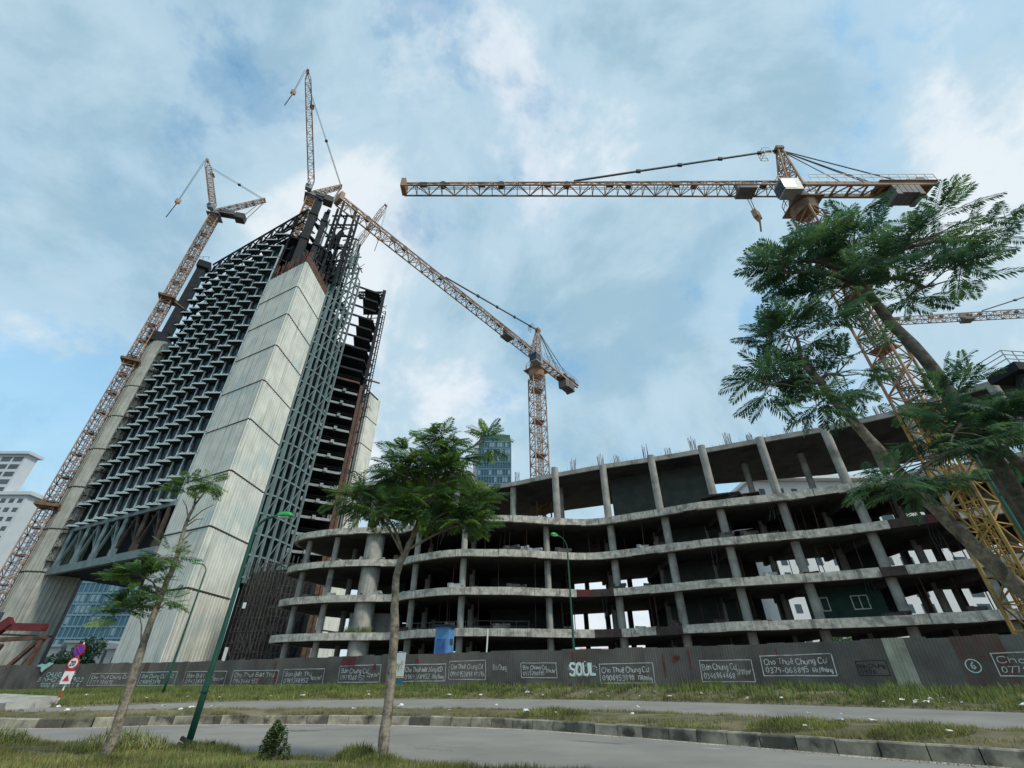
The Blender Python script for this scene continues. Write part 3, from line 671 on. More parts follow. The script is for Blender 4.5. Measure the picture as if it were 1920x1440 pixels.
# transfer truss under the left facade
tr = MB()
TB = 21.9
for o in (0.2,): tr.beam(F1(13.9, TB, o), F1(55.5, TB, o), .9, 1.5); tr.beam(F1(13.9, Z0 - .6, o), F1(55.5, Z0 - .6, o), .7, .9)
chords = tr.build('truss_chords', TEAL, tower)
for i in range(6):
    ta = 15.5 + i * 7.6; tb = ta + 7.6
    m_ = mat('soot_dark_steel', (.055, .042, .036), .85, .4, 1) if i < 2 else TEAL
    mb = MB().beam(F1(ta, TB + .7, .15), F1(ta, Z0 - 1, .15), .75, .75)
    if i < 5:
        mb.beam(F1(ta, TB + .7, .1), F1(ta + 3.8, Z0 - 1, .1), .45); mb.beam(F1(ta + 3.8, Z0 - 1, .1), F1(tb, TB + .7, .1), .45)
        mb.beam(F1(ta + .4, TB + .9, -.5), F1(tb, Z0 - 1, -.5), .35)
    mb.box(F1(ta, TB + 1.3, .2), (2.2, .5, 1.6), math.atan2(u1.y, u1.x))
    mb.build('truss_web', m_, tower)
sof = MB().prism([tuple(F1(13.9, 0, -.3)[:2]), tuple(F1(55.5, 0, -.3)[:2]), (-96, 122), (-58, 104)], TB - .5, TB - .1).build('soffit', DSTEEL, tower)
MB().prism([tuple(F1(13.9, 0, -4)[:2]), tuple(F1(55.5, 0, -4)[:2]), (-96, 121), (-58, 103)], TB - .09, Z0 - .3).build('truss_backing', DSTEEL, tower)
# saw-tooth ledges, mullion fins and glass: one of each kind, placed bay by bay
lm = MB(); w_ = PT * .883 * 1.14; dd = PT * .47 * 1.14
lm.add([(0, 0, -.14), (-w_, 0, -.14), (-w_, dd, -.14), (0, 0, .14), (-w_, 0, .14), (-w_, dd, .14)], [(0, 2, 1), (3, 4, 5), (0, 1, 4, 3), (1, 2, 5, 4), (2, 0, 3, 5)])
lm.box((-w_ / 2, .1, .22), (w_ * .9, .1, .1))
for q in (.15, .4, .62, .85): lm.box((-w_ * q, .12, .3), (.34, .22, .18))
LM = lm.mesh('ledge', [LEDGE, mat('ledge_soffit_shade', (.02, .028, .031), .8, .3, .8, spec=.15)]); LM.polygons[0].material_index = 1  # bottom face coloured near black: shade painted under each ledge
FM = MB().box((0, -.12, 2.5), (.3, .36, 4.68)).mesh('mullion', LEDGE)
ang = math.atan2(u1.y, u1.x)
gm = MB(); gm.add([(0, 0, .18), (PT, 0, .18), (PT, 0, FH - .18), (0, 0, FH - .18), (0, -.06, .18), (PT, -.06, .18), (PT, -.06, FH - .18), (0, -.06, FH - .18)], [(0, 1, 2, 3), (7, 6, 5, 4), (0, 4, 5, 1), (3, 2, 6, 7)])
GM = gm.mesh('pane', GLASS)
fac = MB()
for r_ in range(NR + 1):
    fac.beam(F1(T0, Z0 + r_ * FH, -.35), F1(T0 + NB * PT, Z0 + r_ * FH, -.35), .4, .5)
for i in range(NB + 1): fac.beam(F1(T0 + i * PT, Z0, -.6), F1(T0 + i * PT, ROOFZ if i % 2 == 0 else Z0 + 13 * FH, -.6), .35)
fac = fac.build('facade_frame', DSTEEL, tower)
for r_ in range(NR):
    for i in range(NB):
        p = F1(T0 + i * PT, Z0 + r_ * FH)
        if r_ > 14 and i > 4 + (r_ - 15): pass
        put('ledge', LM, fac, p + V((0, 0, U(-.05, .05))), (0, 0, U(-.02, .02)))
        if r_ < 15 and not (r_ > 11 and i > 6 and random.random() < .6): put('mullion', FM, fac, p)
        if r_ < 10 or (r_ < 15 and i < 18 - r_): put('pane', GM, fac, p + V((0, 0, 0)) - n1 * .25, (0, 0, ang))
# floor plates of the tower
for r_ in range(NR):
    z = Z0 + r_ * FH; e = F1(T0 + NB * PT, 0, -.8); a_ = F1(T0, 0, -.8)
    poly = [(a_.x, a_.y), (e.x, e.y), (-92, 118), (-58, 112), (-55, 93)]
    if r_ >= 13: poly = [(a_.x, a_.y), tuple(F1(T0 + (18 - r_) * 4, 0, -.8)[:2]), (-70, 112), (-56, 105), (-55, 93)]
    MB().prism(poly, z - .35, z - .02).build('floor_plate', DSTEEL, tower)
# inner core keeps the lower floors dark
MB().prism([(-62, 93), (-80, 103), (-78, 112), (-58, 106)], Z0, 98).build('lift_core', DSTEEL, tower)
# open lattice above the glass on the left and the parapet truss
lat = MB()
for r_ in range(10, NR):
    z = Z0 + r_ * FH
    for i in range(NB):
        if i > 20 - r_ or r_ > 14:
            a_, b_ = F1(T0 + i * PT, z, -3.5), F1(T0 + (i + 1) * PT, z + FH, -3.5)
            lat.beam(a_, b_, .28, caps=False); lat.beam(F1(T0 + (i + 1) * PT, z, -3.5), F1(T0 + i * PT, z + FH, -3.5), .28, caps=False)
    lat.beam(F1(T0, z, -3.5), F1(T0 + NB * PT, z, -3.5), .4)
lat.build('bracing_lattice', DSTEEL, tower)
pt = MB()
za, zb = ROOFZ - 5.5, ROOFZ
pt.beam(F1(9, zb, 0), F1(T0 + NB * PT, zb, 0), .42); pt.beam(F1(9, za, 0), F1(T0 + NB * PT, za, 0), .42)
nn = 9
for i in range(nn):
    ta = 9 + (T0 + NB * PT - 9) * i / nn; tb = 9 + (T0 + NB * PT - 9) * (i + 1) / nn
    pt.beam(F1(ta, za), F1(ta, zb), .34); pt.beam(F1(ta, zb), F1(tb, za), .34)
    pt.beam(F1(ta, zb), F1(ta, zb - .2, -7), .3); pt.beam(F1(ta, za, 0), F1(ta, zb - .2, -7), .28)
pt.build('parapet_truss', DSTEEL, tower)
# dark block of deck and plant on the roof side of the front pylon
for t_, w2, zt, zb_ in [(15.5, 4.5, 108, 92), (20, 5, 104, 98)]:
    MB().box(F1(t_, (zt + zb_) / 2, -4), (w2, 4, zt - zb_), ang).build('deck_block', DSTEEL, tower)
# left pylon: steel column on top, ladder strip beside the facade
MB().box((-104.6, 106.4, 103), (2.4, 2.4, 34.6), .5).build('steel_column', DSTEEL, tower)
mb = MB().box((-104.2, 106.2, 119.2), (3.6, 3.2, 2.6), .5)
for dx in (-1.9, 0, 1.9): mb.beam((-104.2 + dx, 104.3, 120.5), (-104.2 + dx, 104.3, 122), .08)
mb.beam((-106.1, 104.3, 121.9), (-102.3, 104.3, 121.9), .08); mb.build('column_head_platform', DSTEEL, tower)
MB().box((-106, 106.5, 87.5), (5, 5, 3.2), .5).build('column_base_housing', DSTEEL, tower)
lad = MB().lattice(F1(55.2, 24, .6), F1(55.2, 84, .6), 1.5, 42, .1, .09, up=(0, 1, 0))
for i in range(20):
    z = 24 + i * 3; lad.box(F1(55.2, z, .6), (1.9, 1.9, .06), ang)
lad.build('access_ladder', mat('ladder_grey', (.12, .12, .11), .8, .4), tower)
# steel above the front pylon
for x, y, z0_, z1_, w2 in [(-59.9, 86.2, 88, 126, 2.1), (-57.4, 88.4, 88, 123, 1.5)]:
    mb = MB().box((x, y, (z0_ + z1_) / 2), (w2, w2, z1_ - z0_), .5)
    for z in np.arange(97, z1_ - 1, 11): mb.box((x, y, float(z)), (w2 + .5, w2 + .5, .5), .5)
    mb.box((x + .6, y - .6, z1_ + .3), (w2 * .6, w2 * .7, 1.2), .8)
    mb.build('steel_column', DSTEEL, tower)
mb = MB()
for z in (97, 103, 109, 115): mb.beam((-59.6, 86.2, z + 2), (-57.8, 88.4, z), .6); mb.beam((-59.6, 86.2, z + 2), (-54, 90, z - 2), .4)
mb.build('tie_beam', DSTEEL, tower)
# rebar hedge on the top edge of the front pylon
mb = MB()
for a, b in ((A1, A0), (A0, A2)):
    for i in range(70):
        p = a.lerp(b, U(0, 1)) + V((U(-.8, .2), U(0, .8), 91.6)); mb.beam(p, p + V((U(-.35, .35), U(-.35, .35), U(1.5, 5.5))), U(.1, .22), caps=False)
tag(mb.build('rebar_hedge', RUST, tower), kind='stuff')
mb = MB().beam(A0 + V((0, 0, 93.2)), A2 + V((0, .2, 93.2)), .5, 2.4); mb.build('rusty_shutter', RUST, tower)
# curved screen of teal posts and rails beside the front pylon
SC = catmull([(-52.0, 92.3), (-51.2, 93.2), (-50.4, 94.6), (-49.7, 96.4), (-49.2, 98.6), (-48.9, 100.8), (-48.6, 103)], 4)
ZT2 = [96, 100, 106, 112, 117, 112, 108]
posts = [SC[i * 4] for i in range(7)]
for i, (x, y) in enumerate(posts):
    MB().beam((x, y, 17.5), (x, y, ZT2[i]), .44 if i not in (1,) else .8, .5).build('screen_post', TEAL, tower)
nrow = 24
for r_ in range(nrow):
    z = 18.5 + r_ * 4.1; mb = MB()
    for a, b in zip(SC, SC[1:]):
        if z < 97 or a[1] > 94: mb.beam((*a, z), (*b, z), .22, .34)
    for i in range(6):
        a, b = posts[i], posts[i + 1]
        if i % 2 == r_ % 2: mb.beam((*a, z), (*b, z + 4.1), .14, caps=False)
        mb.beam((*a, z), (a[0] - 2.6, a[1] + 2.0, z), .3, .3)
    mb.build('screen_rail', TEAL, tower)
gp = MB()
for r_ in range(19):
    z = 18.5 + r_ * 4.1
    for i in range(0, len(SC) - 1, 2):
        a, b = SC[i], SC[min(i + 2, len(SC) - 1)]
        if random.random() < .85: gp.box(((a[0] + b[0]) / 2 - 1.3, (a[1] + b[1]) / 2 + .8, z + 2.05), (math.dist(a, b) * 1.1, .08, 3.3), math.atan2(b[1] - a[1], b[0] - a[0]))
tag(gp.build('screen_glass', GLASS, tower), kind='stuff')
MB().prism([(-53.8, 94.5), (-51.4, 103.6), (-52.6, 105), (-55.2, 96)], 17.5, 92).build('screen_backing', DSTEEL, tower)  # dark wall added to block bright sky between the posts
# right wing floors seen between the screen and the right pylon
for r_ in range(25):
    z = 15 + r_ * 4.1
    a, b = V((-53, 109.2, z)), V((-45.6, 113.2, z)); full = r_ < 19
    if full or r_ in (19, 20, 21, 23, 24):
        MB().prism([(-53, 109.4), (-45.6, 113.4), (-46, 121), (-60, 121)] if full else [(-50, 111.2), (-45.6, 113.4), (-46, 119), (-52, 119)], z - .3, z - .05).build('wing_floor', DSTEEL, tower)
    o = MB().beam(a, b, .35, .62).build('wing_beam', BEAMW if 1 <= r_ < 15 else (RUST if r_ == 15 else DSTEEL), tower)
    if 1 <= r_ < 15:
        for q in (.12, .55):
            p = a.lerp(b, q); MB().box(p + V((.3, -.7, -.1)), (.8, 1.3, .9), .5).build('bracket', BEAMW if r_ < 12 else TEAL, o)
    if r_ < 16:
        rl = MB()
        for h in (.6, 1.1): rl.beam(a + V((0, 0, .4 + h)), b + V((0, 0, .4 + h)), .06)
        rl.build('edge_rail', DSTEEL, o)
MB().prism([(-60, 116), (-50, 118.5), (-50, 119), (-60, 117)], 10, 92).build('wing_back_wall', DSTEEL, tower)
for x, y, zt, m_, w2 in [(-45.2, 114.2, 76, RUST, .85), (-44.3, 114.6, 70, RUST, .7), (-45.8, 117.6, 119, DSTEEL, 1.15), (-44.9, 118.4, 108, DSTEEL, .45), (-48.6, 118, 112, DSTEEL, .5), (-49.8, 118, 112, DSTEEL, .5)]:
    MB().box((x, y, zt / 2 + .6), (w2, w2, zt - 1), .4).build('wing_column', m_, tower)
mb = MB()
for z in np.arange(70, 112, 2.6):
    mb.beam((-45.8, 117.6, float(z)), (-44.2, 118.6, float(z) + 1.3), .16, caps=False); mb.beam((-44.2, 118.6, float(z)), (-45.8, 117.6, float(z) + .4), .16, caps=False)
mb.beam((-44.2, 118.6, 68), (-44.2, 118.6, 110), .25)
for z in np.arange(96, 112, 2.6): mb.beam((-50, 118, float(z)), (-45.8, 117.6, float(z)), .22)
mb.build('hoist_lattice', DSTEEL, tower)
MB().lattice((-54, 116.5, 116), (-46, 117.6, 117), 1.6, 6, .38, .26).build('top_girder', DSTEEL, tower)
mb = MB().beam((-45.4, 116, 80), (-42.6, 121.5, 82), .4).beam((-45, 116, 77), (-42.2, 122, 76), .35); mb.build('stub_beam', RUST, tower)
# posts that stick out above the roof, right of the front pylon
PO = [(-56.7, 92, 130.5), (-54.9, 91, 133.5), (-54, 93.5, 130), (-50.6, 92, 131), (-49.2, 92, 127)]
for x, y, zt in PO: MB().box((x, y, (zt + 96) / 2), (.62, .62, zt - 96), .3).build('roof_post', DSTEEL, tower)
mb = MB()
for z in (106, 112, 117, 122.5, 127):
    mb.beam((-57.8, 92, z), (-49.2, 92, z), .4); mb.beam((-54.9, 91, z), (-54, 93.5, z), .35)
    mb.beam((-56.7, 92, z), (-54.9, 91, z - 5), .3); mb.beam((-50.6, 92, z), (-49.2, 92, z - 5), .3)
mb.beam((-55.5, 92, 112), (-53, 92, 119), .9, 1.4).beam((-53.5, 92, 112), (-55.8, 92, 119), .9, 1.2); mb.build('roof_frame', DSTEEL, tower)
mb = MB()
for i in range(26):
    z = U(84, 118); x = U(-57, -50); y = 95 + U(0, 5); mb.beam((x, y, z), (x + U(1.5, 4), y + U(0, 1), z), .3); mb.beam((x, y, z), (x, y, z - U(3, 10)), .25)
mb.build('loose_framing', TEAL, tower)
mb = MB()
for i in range(40):
    z = U(60, 104); x = U(-54.5, -51.5); y = 96 + U(0, 3); mb.box((x, y, z), (2.2, 2.2, 3.2), U(0, 1))
mb.build('core_mass', DSTEEL, tower)

rb = random.Random(21)
for i in range(34):
    x = rb.uniform(-60, -49.5); y = rb.uniform(90, 100); z = rb.uniform(94, 112); h = rb.uniform(5, 17)
    MB().beam((x, y, z), (x + rb.uniform(-.3, .3), y, z + h), rb.uniform(.22, .5)).build('bare_stanchion', DSTEEL if i % 3 else TEAL, tower)
for i in range(22):
    x = rb.uniform(-59, -52); y = rb.uniform(91, 98); z = rb.uniform(96, 122); MB().beam((x, y, z), (x + rb.uniform(2, 5), y + rb.uniform(-1, 2), z + rb.uniform(-1.5, 1.5)), rb.uniform(.2, .4)).build('bare_cross_beam', DSTEEL, tower)
for i in range(16):   # stubs along the open left edge and roof of the facade
    t_ = 14 + i * 2.5; z = ROOFZ - rb.uniform(4, 9); MB().beam(F1(t_, z, -rb.uniform(1, 6)), F1(t_ + rb.uniform(-1, 1), z + rb.uniform(3, 6.5), -rb.uniform(1, 6)), .3).build('bare_stanchion', DSTEEL, tower)
# scaffold at the foot of the tower
scaf = thing('scaffolding', 'dense dark tube scaffolding between white pylon and podium', 'scaffolding', (-46, 84, 1.2))
sx = [(-46.8, 85.5), (-40.2, 83), (-36.5, 84.5)]
mb = MB()
for a, b, n in ((sx[0], sx[1], 9), (sx[1], sx[2], 6)):
    for lay in range(3):
        for i in range(n + 1):
            x = a[0] + (b[0] - a[0]) * i / n; y = a[1] + (b[1] - a[1]) * i / n + lay * 1.4
            mb.beam((x + U(-.1, .1), y, 1.2), (x + U(-.1, .1), y, U(19, 21)), .075, caps=False)
        for z in np.arange(2.2, 20.5, 1.7):
            mb.beam((a[0] - .3, a[1] + lay * 1.4, float(z) + U(-.4, .4)), (b[0] + .3, b[1] + lay * 1.4, float(z) + U(-.4, .4)), .06, caps=False)
    for i in range(130):
        x = U(min(a[0], b[0]), max(a[0], b[0])); y = a[1] + (b[1] - a[1]) * (x - a[0]) / (b[0] - a[0]) + U(0, 3); z = U(1.5, 17)
        mb.beam((x, y, z), (x + U(-2, 2), y + U(-.5, .5), z + U(1, 3.2)), .07, caps=False)
tag(mb.build('tubes', mat('scaffold_tube', (.075, .072, .066), .8, .6, 1.5), scaf), kind='stuff')
MB().prism([(-52.5, 94.5), (-36, 88), (-36, 90), (-52.5, 97)], 1.2, 19.5).build('netting', mat('dark_netting', (.018, .018, .018), .95), scaf)
mb = MB()
for x, z, h in ((-45.1, 12.5, .9), (-45.9, 5.2, 2.4)): mb.box((x, 84.3, z), (.5, .05, h), .2)
mb.build('loose_sheet', TRAYM, scaf)
# ------------------------------------------------------------------ tower cranes
def mast_sections(th, base, z1, w, m, L_=6.0, rz=.5, ch=.2, br=.1, nb=4, mlow=None, zlow=0):
    mb = MB().lattice((0, 0, 0), (0, 0, L_), w, nb, ch, br, up=(0, 1, 0))
    mb.box((0, 0, L_ - .1), (w * .8, w * .8, .08)); mb.lattice((.1, .1, 0), (.1, .1, L_), .5, 8, .06, .05, up=(0, 1, 0))
    me = mb.mesh('mast_section', m); me2 = mb.mesh('mast_section', mlow) if mlow else me
    z = base[2]
    while z < z1 - .1:
        put('mast_section', me2 if z < zlow else me, th, (base[0], base[1], z), (0, 0, rz), (1, 1, min(1, (z1 - z) / L_))); z += L_
def hook(th, top, zb, drop=4, s=1.0):
    t = V(top); b = V((t.x, t.y, zb))
    r = MB().beam(t + V((-.25 * s, 0, 0)), b + V((-.12 * s, 0, 0)), .07 * s, caps=False).beam(t + V((.25 * s, 0, 0)), b + V((.12 * s, 0, 0)), .07 * s, caps=False); r.build('hoist_rope', ROPE, th)
    h = MB().box(b - V((0, 0, .5 * s)), (1.1 * s, .6 * s, 1.4 * s), .6).tube([b - V((0, 0, 1.2 * s)), b - V((0, 0, 2.0 * s))], [.35 * s, .12 * s], 8)
    h = h.build('hook_block', CRANE, th); MB().beam(b - V((0, 0, 2 * s)), b - V((.4 * s, 0, 2 * s + drop)), .16 * s).build('chain', ROPE, h)
def hammerhead(label, base, zj, ajib, ljib, lcj, w, m, group=None, mlow=None, zlow=0, trolley=.93, scale=1.0, apex=9, hookz=None, njib=30):
    x0, y0, z0 = base; th = thing('tower_crane', label, 'crane', base, group)
    d = V((math.cos(ajib), math.sin(ajib), 0)); sd_ = V((-d.y, d.x, 0)); c = V((x0, y0, zj))
    mast_sections(th, base, zj - 4.2 * scale, w, m, 6.0 * scale, .35, .17 * scale, .085 * scale, 4, mlow, zlow)
    def B(p): return c + d * p[0] + sd_ * p[1] + V((0, 0, p[2]))
    S = scale; rz = ajib
    # slewing ring, cab
    mb = MB().tube([B((0, 0, -4.2 * S)), B((0, 0, -3.2 * S)), B((0, 0, -2.4 * S)), B((0, 0, -1.2 * S))], [w * .55, w * .68, w * .62, w * .45], 14)
    mb.box(B((0, 0, -2.9 * S)), (w * 1.5, w * 1.5, .12), rz)
    sl = mb.build('slewing_unit', CRANE, th)
    rl = MB()
    for k in range(12):
        a = k * math.pi / 6; p = B((w * .85 * math.cos(a), w * .85 * math.sin(a), -2.85 * S)); q = B((w * .85 * math.cos(a + .5236), w * .85 * math.sin(a + .5236), -2.85 * S))
        rl.beam(p, p + V((0, 0, 1.1 * S)), .06); rl.beam(p + V((0, 0, 1.1 * S)), q + V((0, 0, 1.1 * S)), .06); rl.beam(p + V((0, 0, .55 * S)), q + V((0, 0, .55 * S)), .05)
    rl.build('platform_railing', CRANE, th)
    cb = MB().box(B((2.0 * S, 1.5 * S, -2.0 * S)), (1.9 * S, 1.35 * S, 1.9 * S), rz).build('cab', CABM, th)
    MB().box(B((2.35 * S, 1.5 * S, -2.0 * S)), (1.35 * S, 1.43 * S, 1.3 * S), rz).build('cab_window', CABG, cb)
    # jib: triangular, single top chord
    mb = MB().lattice(B((1.2 * S, 0, 0)), B((ljib, 0, 0)), 1.5 * S, njib, .14 * S, .07 * S, h=1.75 * S, w2=1.25 * S, h2=1.4 * S, tri=True)
    mb.box(B((ljib, 0, .7 * S)), (.5 * S, 1.3 * S, 1.4 * S), rz)
    jb = mb.build('jib', m, th)
    ln = MB()
    for q in (.12, .3, .47, .63, .8, .95):
        ln.box(B((ljib * q, .2, .8 * S)), (.8 * S, .4 * S, .4 * S), rz); ln.tube([B((ljib * (q - .05), -.3, 1.0 * S)), B((ljib * (q - .05), .3, 1.0 * S))], .35 * S, 10)
    ln.beam(B((1, 0, .5)), B((ljib, 0, .5)), .05, caps=False); ln.beam(B((1, .3, -.25)), B((ljib, .3, -.2)), .04, caps=False); ln.build('jib_pulley', ROPE, jb)
    tx = ljib * (1 - trolley)
    MB().box(B((tx, 0, -.35 * S)), (1.9 * S, 1.5 * S, .35 * S), rz).box(B((tx, 0, .5 * S)), (1.7 * S, .5 * S, 1.5 * S), rz).build('trolley', CRANED, th)
    if hookz: hook(th, B((tx, 0, -.5)), hookz, 1.5, .8 * S)
    # A-frame head
    mb = MB().lattice(B((.2 * S, 0, 0)), B((-1.0 * S, 0, apex)), 1.7 * S, 7, .16 * S, .08 * S, up=d, w2=.45 * S); mb.box(B((-1.0 * S, 0, apex + .1)), (.9 * S, .8 * S, .5 * S), rz); mb.build('tower_head', m, th)
    for zz, k in ((apex * .82, .55), (.9 * S, 1)):
        rl = MB()
        for dx in (.5, 1.4):
            for dy in (-.5, .5): rl.beam(B((dx * S, dy * S, zz)), B((dx * S, dy * S, zz + 1.1 * S)), .05 * S)
        for h in (0, .55, 1.1):
            rl.beam(B((1.4 * S, -.5 * S, zz + h * S)), B((1.4 * S, .5 * S, zz + h * S)), .05 * S); rl.beam(B((.5 * S, -.5 * S, zz + h * S)), B((1.4 * S, -.5 * S, zz + h * S)), .05 * S); rl.beam(B((.5 * S, .5 * S, zz + h * S)), B((1.4 * S, .5 * S, zz + h * S)), .05 * S)
        rl.build('head_basket', CABM, th)
    # pendants
    top = B((-1.0 * S, 0, apex)); mb = MB(); e = B((ljib * .56, 0, 1.8 * S)); mb.beam(top, e, .17 * S)
    for q in (.1, .3, .5, .7): mb.box(top.lerp(e, q), (.5 * S, .3 * S, .35 * S), rz)
    for dy in (-.7, .7):
        mb.beam(top, B((-lcj * .80, dy * S, .3)), .1 * S); mb.beam(top, B((-lcj * .55, dy * S, .3)), .07 * S)
    mb.build('pendant', ROPE, th)
    # counter-jib: two girders, walkway, railing, ballast, winch
    mb = MB()
    for dy in (-.75, .75): mb.beam(B((-.8 * S, dy * S, .1)), B((-lcj, dy * S, .1)), .24 * S, .55 * S)
    for k in range(9):
        q = -1 - (lcj - 1.5) * k / 8; mb.beam(B((q, -.75 * S, .1)), B((q, .75 * S, .1)), .18 * S)
        if k < 8: mb.beam(B((q, -.75 * S, .1)), B((q - (lcj - 1.5) / 8, .75 * S, .1)), .12 * S)
    mb.box(B((-lcj * .80, 0, .42 * S)), (lcj * .42, 2.1 * S, .08 * S), rz)
    mb.build('counter_jib', m, th)
    rl = MB(); n = 14
    for dy in (-1.05, 1.05):
        for k in range(n + 1):
            q = -1.5 - (lcj - 1.5) * k / n; rl.beam(B((q, dy * S, .4)), B((q, dy * S, 1.45 * S)), .05 * S)
        for h in (.9, 1.45): rl.beam(B((-1.5, dy * S, h * S)), B((-lcj, dy * S, h * S)), .05 * S)
    rl.build('counter_jib_railing', CABM, th)
    for k in range(5):
        MB().box(B((-lcj * .68 - k * .62 * S, 0, -.75 * S - (.25 if k in (0, 4) else 0))), (.55 * S, 1.7 * S, 1.6 * S), rz).build('ballast_block', CRANED, th)
    wn = MB().tube([B((-lcj * .93, -.6 * S, 1.1 * S)), B((-lcj * .93, .6 * S, 1.1 * S))], .6 * S, 12).box(B((-lcj * .87, 0, .95 * S)), (1.2 * S, 1.1 * S, .9 * S), rz); wn.build('winch', CRANED, th)
    return th
hammerhead('large yellow orange hammerhead crane at right whose level jib spans the sky', (31.4, 30.3, 1.2), 47.4, math.pi, 43.5, 15.4, 2.0, CRANE, 'hammerhead tower cranes', CRANEY, 14, .875, 1.0, 8.2, 43.5)
hammerhead('hammerhead crane rising through podium roof with jib reaching over to the tower', (4.9, 75, 1.2), 57.4, math.atan2(-36.8, -29.4), 46.5, 14.8, 2.5, CRANEP, 'hammerhead tower cranes', CRANEY, 26, .8, 1.15, 8.2, None, 34)
hammerhead('distant reddish hammerhead crane with jib entering from right edge', (150, 83.5, 1.2), 78.5, math.pi * .971, 54, 16, 2.4, CRANEP, 'hammerhead tower cranes', None, 0, .35, 1.3, 12, None, 30)
def luffing(label, base, zj, foot, tip, tail, aapex, w, m, hookz, ties=(), z0=None, group='luffing cranes at the tower'):
    th = thing('luffing_crane', label, 'crane', base, group); x0, y0, _ = base
    mast_sections(th, (x0, y0, z0 if z0 else base[2]), zj - 2.5, w, m, 6.0, .5, .24, .13, 4)
    foot, tip, tail, ap = V(foot), V(tip), V(tail), V(aapex); c = V((x0, y0, zj))
    dh = V((tail.x - foot.x, tail.y - foot.y, 0)).normalized(); rz = math.atan2(dh.y, dh.x); sd_ = V((-dh.y, dh.x, 0))
    MB().tube([c - V((0, 0, 3)), c - V((0, 0, 2)), c - V((0, 0, 1)), c], [w * .6, w * .8, w * .7, w * .5], 12).box(c - V((0, 0, 2.2)), (w * 1.7, w * 1.7, .15), rz).build('slewing_unit', CRANED, th)
    mb = MB(); mid = (c + V((tail.x, tail.y, zj))) / 2
    for k in (-1, 1): mb.beam(c - dh * 1.8 + sd_ * k, V((tail.x, tail.y, zj)) + sd_ * k, .4, .8)
    mb.box(mid + V((0, 0, .5)), ((tail - c).length * .9, 2.6, .12), rz); mb.build('machinery_deck', CRANED, th)
    MB().box(V((tail.x, tail.y, zj - .6)) - dh * 1.4, (3.0, 2.9, 2.6), rz).build('counterweight', CONCD, th)
    MB().box(c + dh * 3 + V((0, 0, 1.4)), (2.4, 1.8, 1.6), rz).tube([c + dh * 5 + sd_ * -1 + V((0, 0, 1.4)), c + dh * 5 + sd_ + V((0, 0, 1.4))], .8, 12).build('winch', CRANED, th)
    cb = MB().box(c - dh * 1.6 - sd_ * 1.9 + V((0, 0, .9)), (1.9, 1.6, 2.2), rz).build('cab', CABM, th)
    MB().box(c - dh * 2.1 - sd_ * 1.9 + V((0, 0, .95)), (1.2, 1.68, 1.4), rz).build('cab_window', CABG, cb)
    d = (tip - foot).normalized(); f2 = foot + d * 3; t2 = tip - d * 4
    jb = MB().lattice(f2, t2, 1.9, 16, .22, .11, up=dh)
    for cc, e in ((f2, foot), (t2, tip)):
        for q in (-1, 1):
            for q2 in (-1, 1): jb.beam(cc + sd_ * q * .95 + d.cross(sd_) * q2 * .95, e + sd_ * q * .6, .2)
    jb.box(tip, (.8, 1.5, .8), rz).box(tip.lerp(foot, .3) + dh * 1.1, (1.4, 1.9, .1), rz); jb.build('jib', m, th)
    mb = MB(); 
    for k in (-1, 1):
        mb.lattice(c + sd_ * k * .9 + V((0, 0, .6)), ap + sd_ * k * .5, .6, 6, .16, .09, up=sd_); mb.beam(ap + sd_ * k * .5, V((tail.x, tail.y, zj + .4)) + sd_ * k, .2)
    mb.beam(ap - sd_, ap + sd_, .4); mb.build('back_frame', m, th)
    mb = MB(); j2 = tip.lerp(foot, .12); md = j2.lerp(ap, .55)
    for k in (-.35, .35): mb.beam(j2 + sd_ * k, md + sd_ * k, .09, caps=False); mb.beam(md + sd_ * k, ap + sd_ * k, .12, caps=False)
    mb.box(md, (.9, .9, .5), rz); mb.build('pendant', ROPE, th)
    hook(th, tip - dh * .8, hookz, 7, 1.3)
    for z, to in ties:
        t = MB(); p = V((x0, y0, z)); q = V((*to, z))
        t.box(p, (w * 1.7, w * 1.7, .7), .5); t.box(p, (w * 1.2, w * 1.2, .9), .5); t.beam(p + V((w * .6, 0, 0)), q, .5, .6); t.beam(p + V((w * .6, w * .6, 0)), q + V((1.5, .5, -2)), .45); t.beam(p + V((w * .6, 0, -.2)), q + V((2.5, -.6, -3)), .4); t.build('wall_tie', mat('rusty_tie', (.16, .10, .06), .85, .4, 1), th)
    return th
luffing('orange luffing crane tied to left pylon with mast rising along the photo edge', (-108.0, 104, 1.0), 145, (-109.4, 103.4, 146.5), (-118.6, 99.5, 171.5), (-98.6, 106, 145), (-95.6, 107.3, 157.5), 2.6, CRANEP, 146, ((36, (-104, 107)), (77.5, (-104, 107)), (102, (-104.4, 107))))
luffing('tallest luffing crane standing out of the tower top behind dark steel columns', (-69, 95, 60), 142.5, (-69.6, 94, 145), (-74.6, 75.4, 188), (-62.8, 97.5, 140.5), (-62, 98, 152), 2.6, CRANE, 172)
luffing('slender pinkish luffing crane jib peeking up behind the tower', (-84, 150, 60), 152, (-84, 149, 153.5), (-63.8, 141.5, 203), (-92, 153, 152), (-92, 153, 164), 2.2, CRANEP, 178)

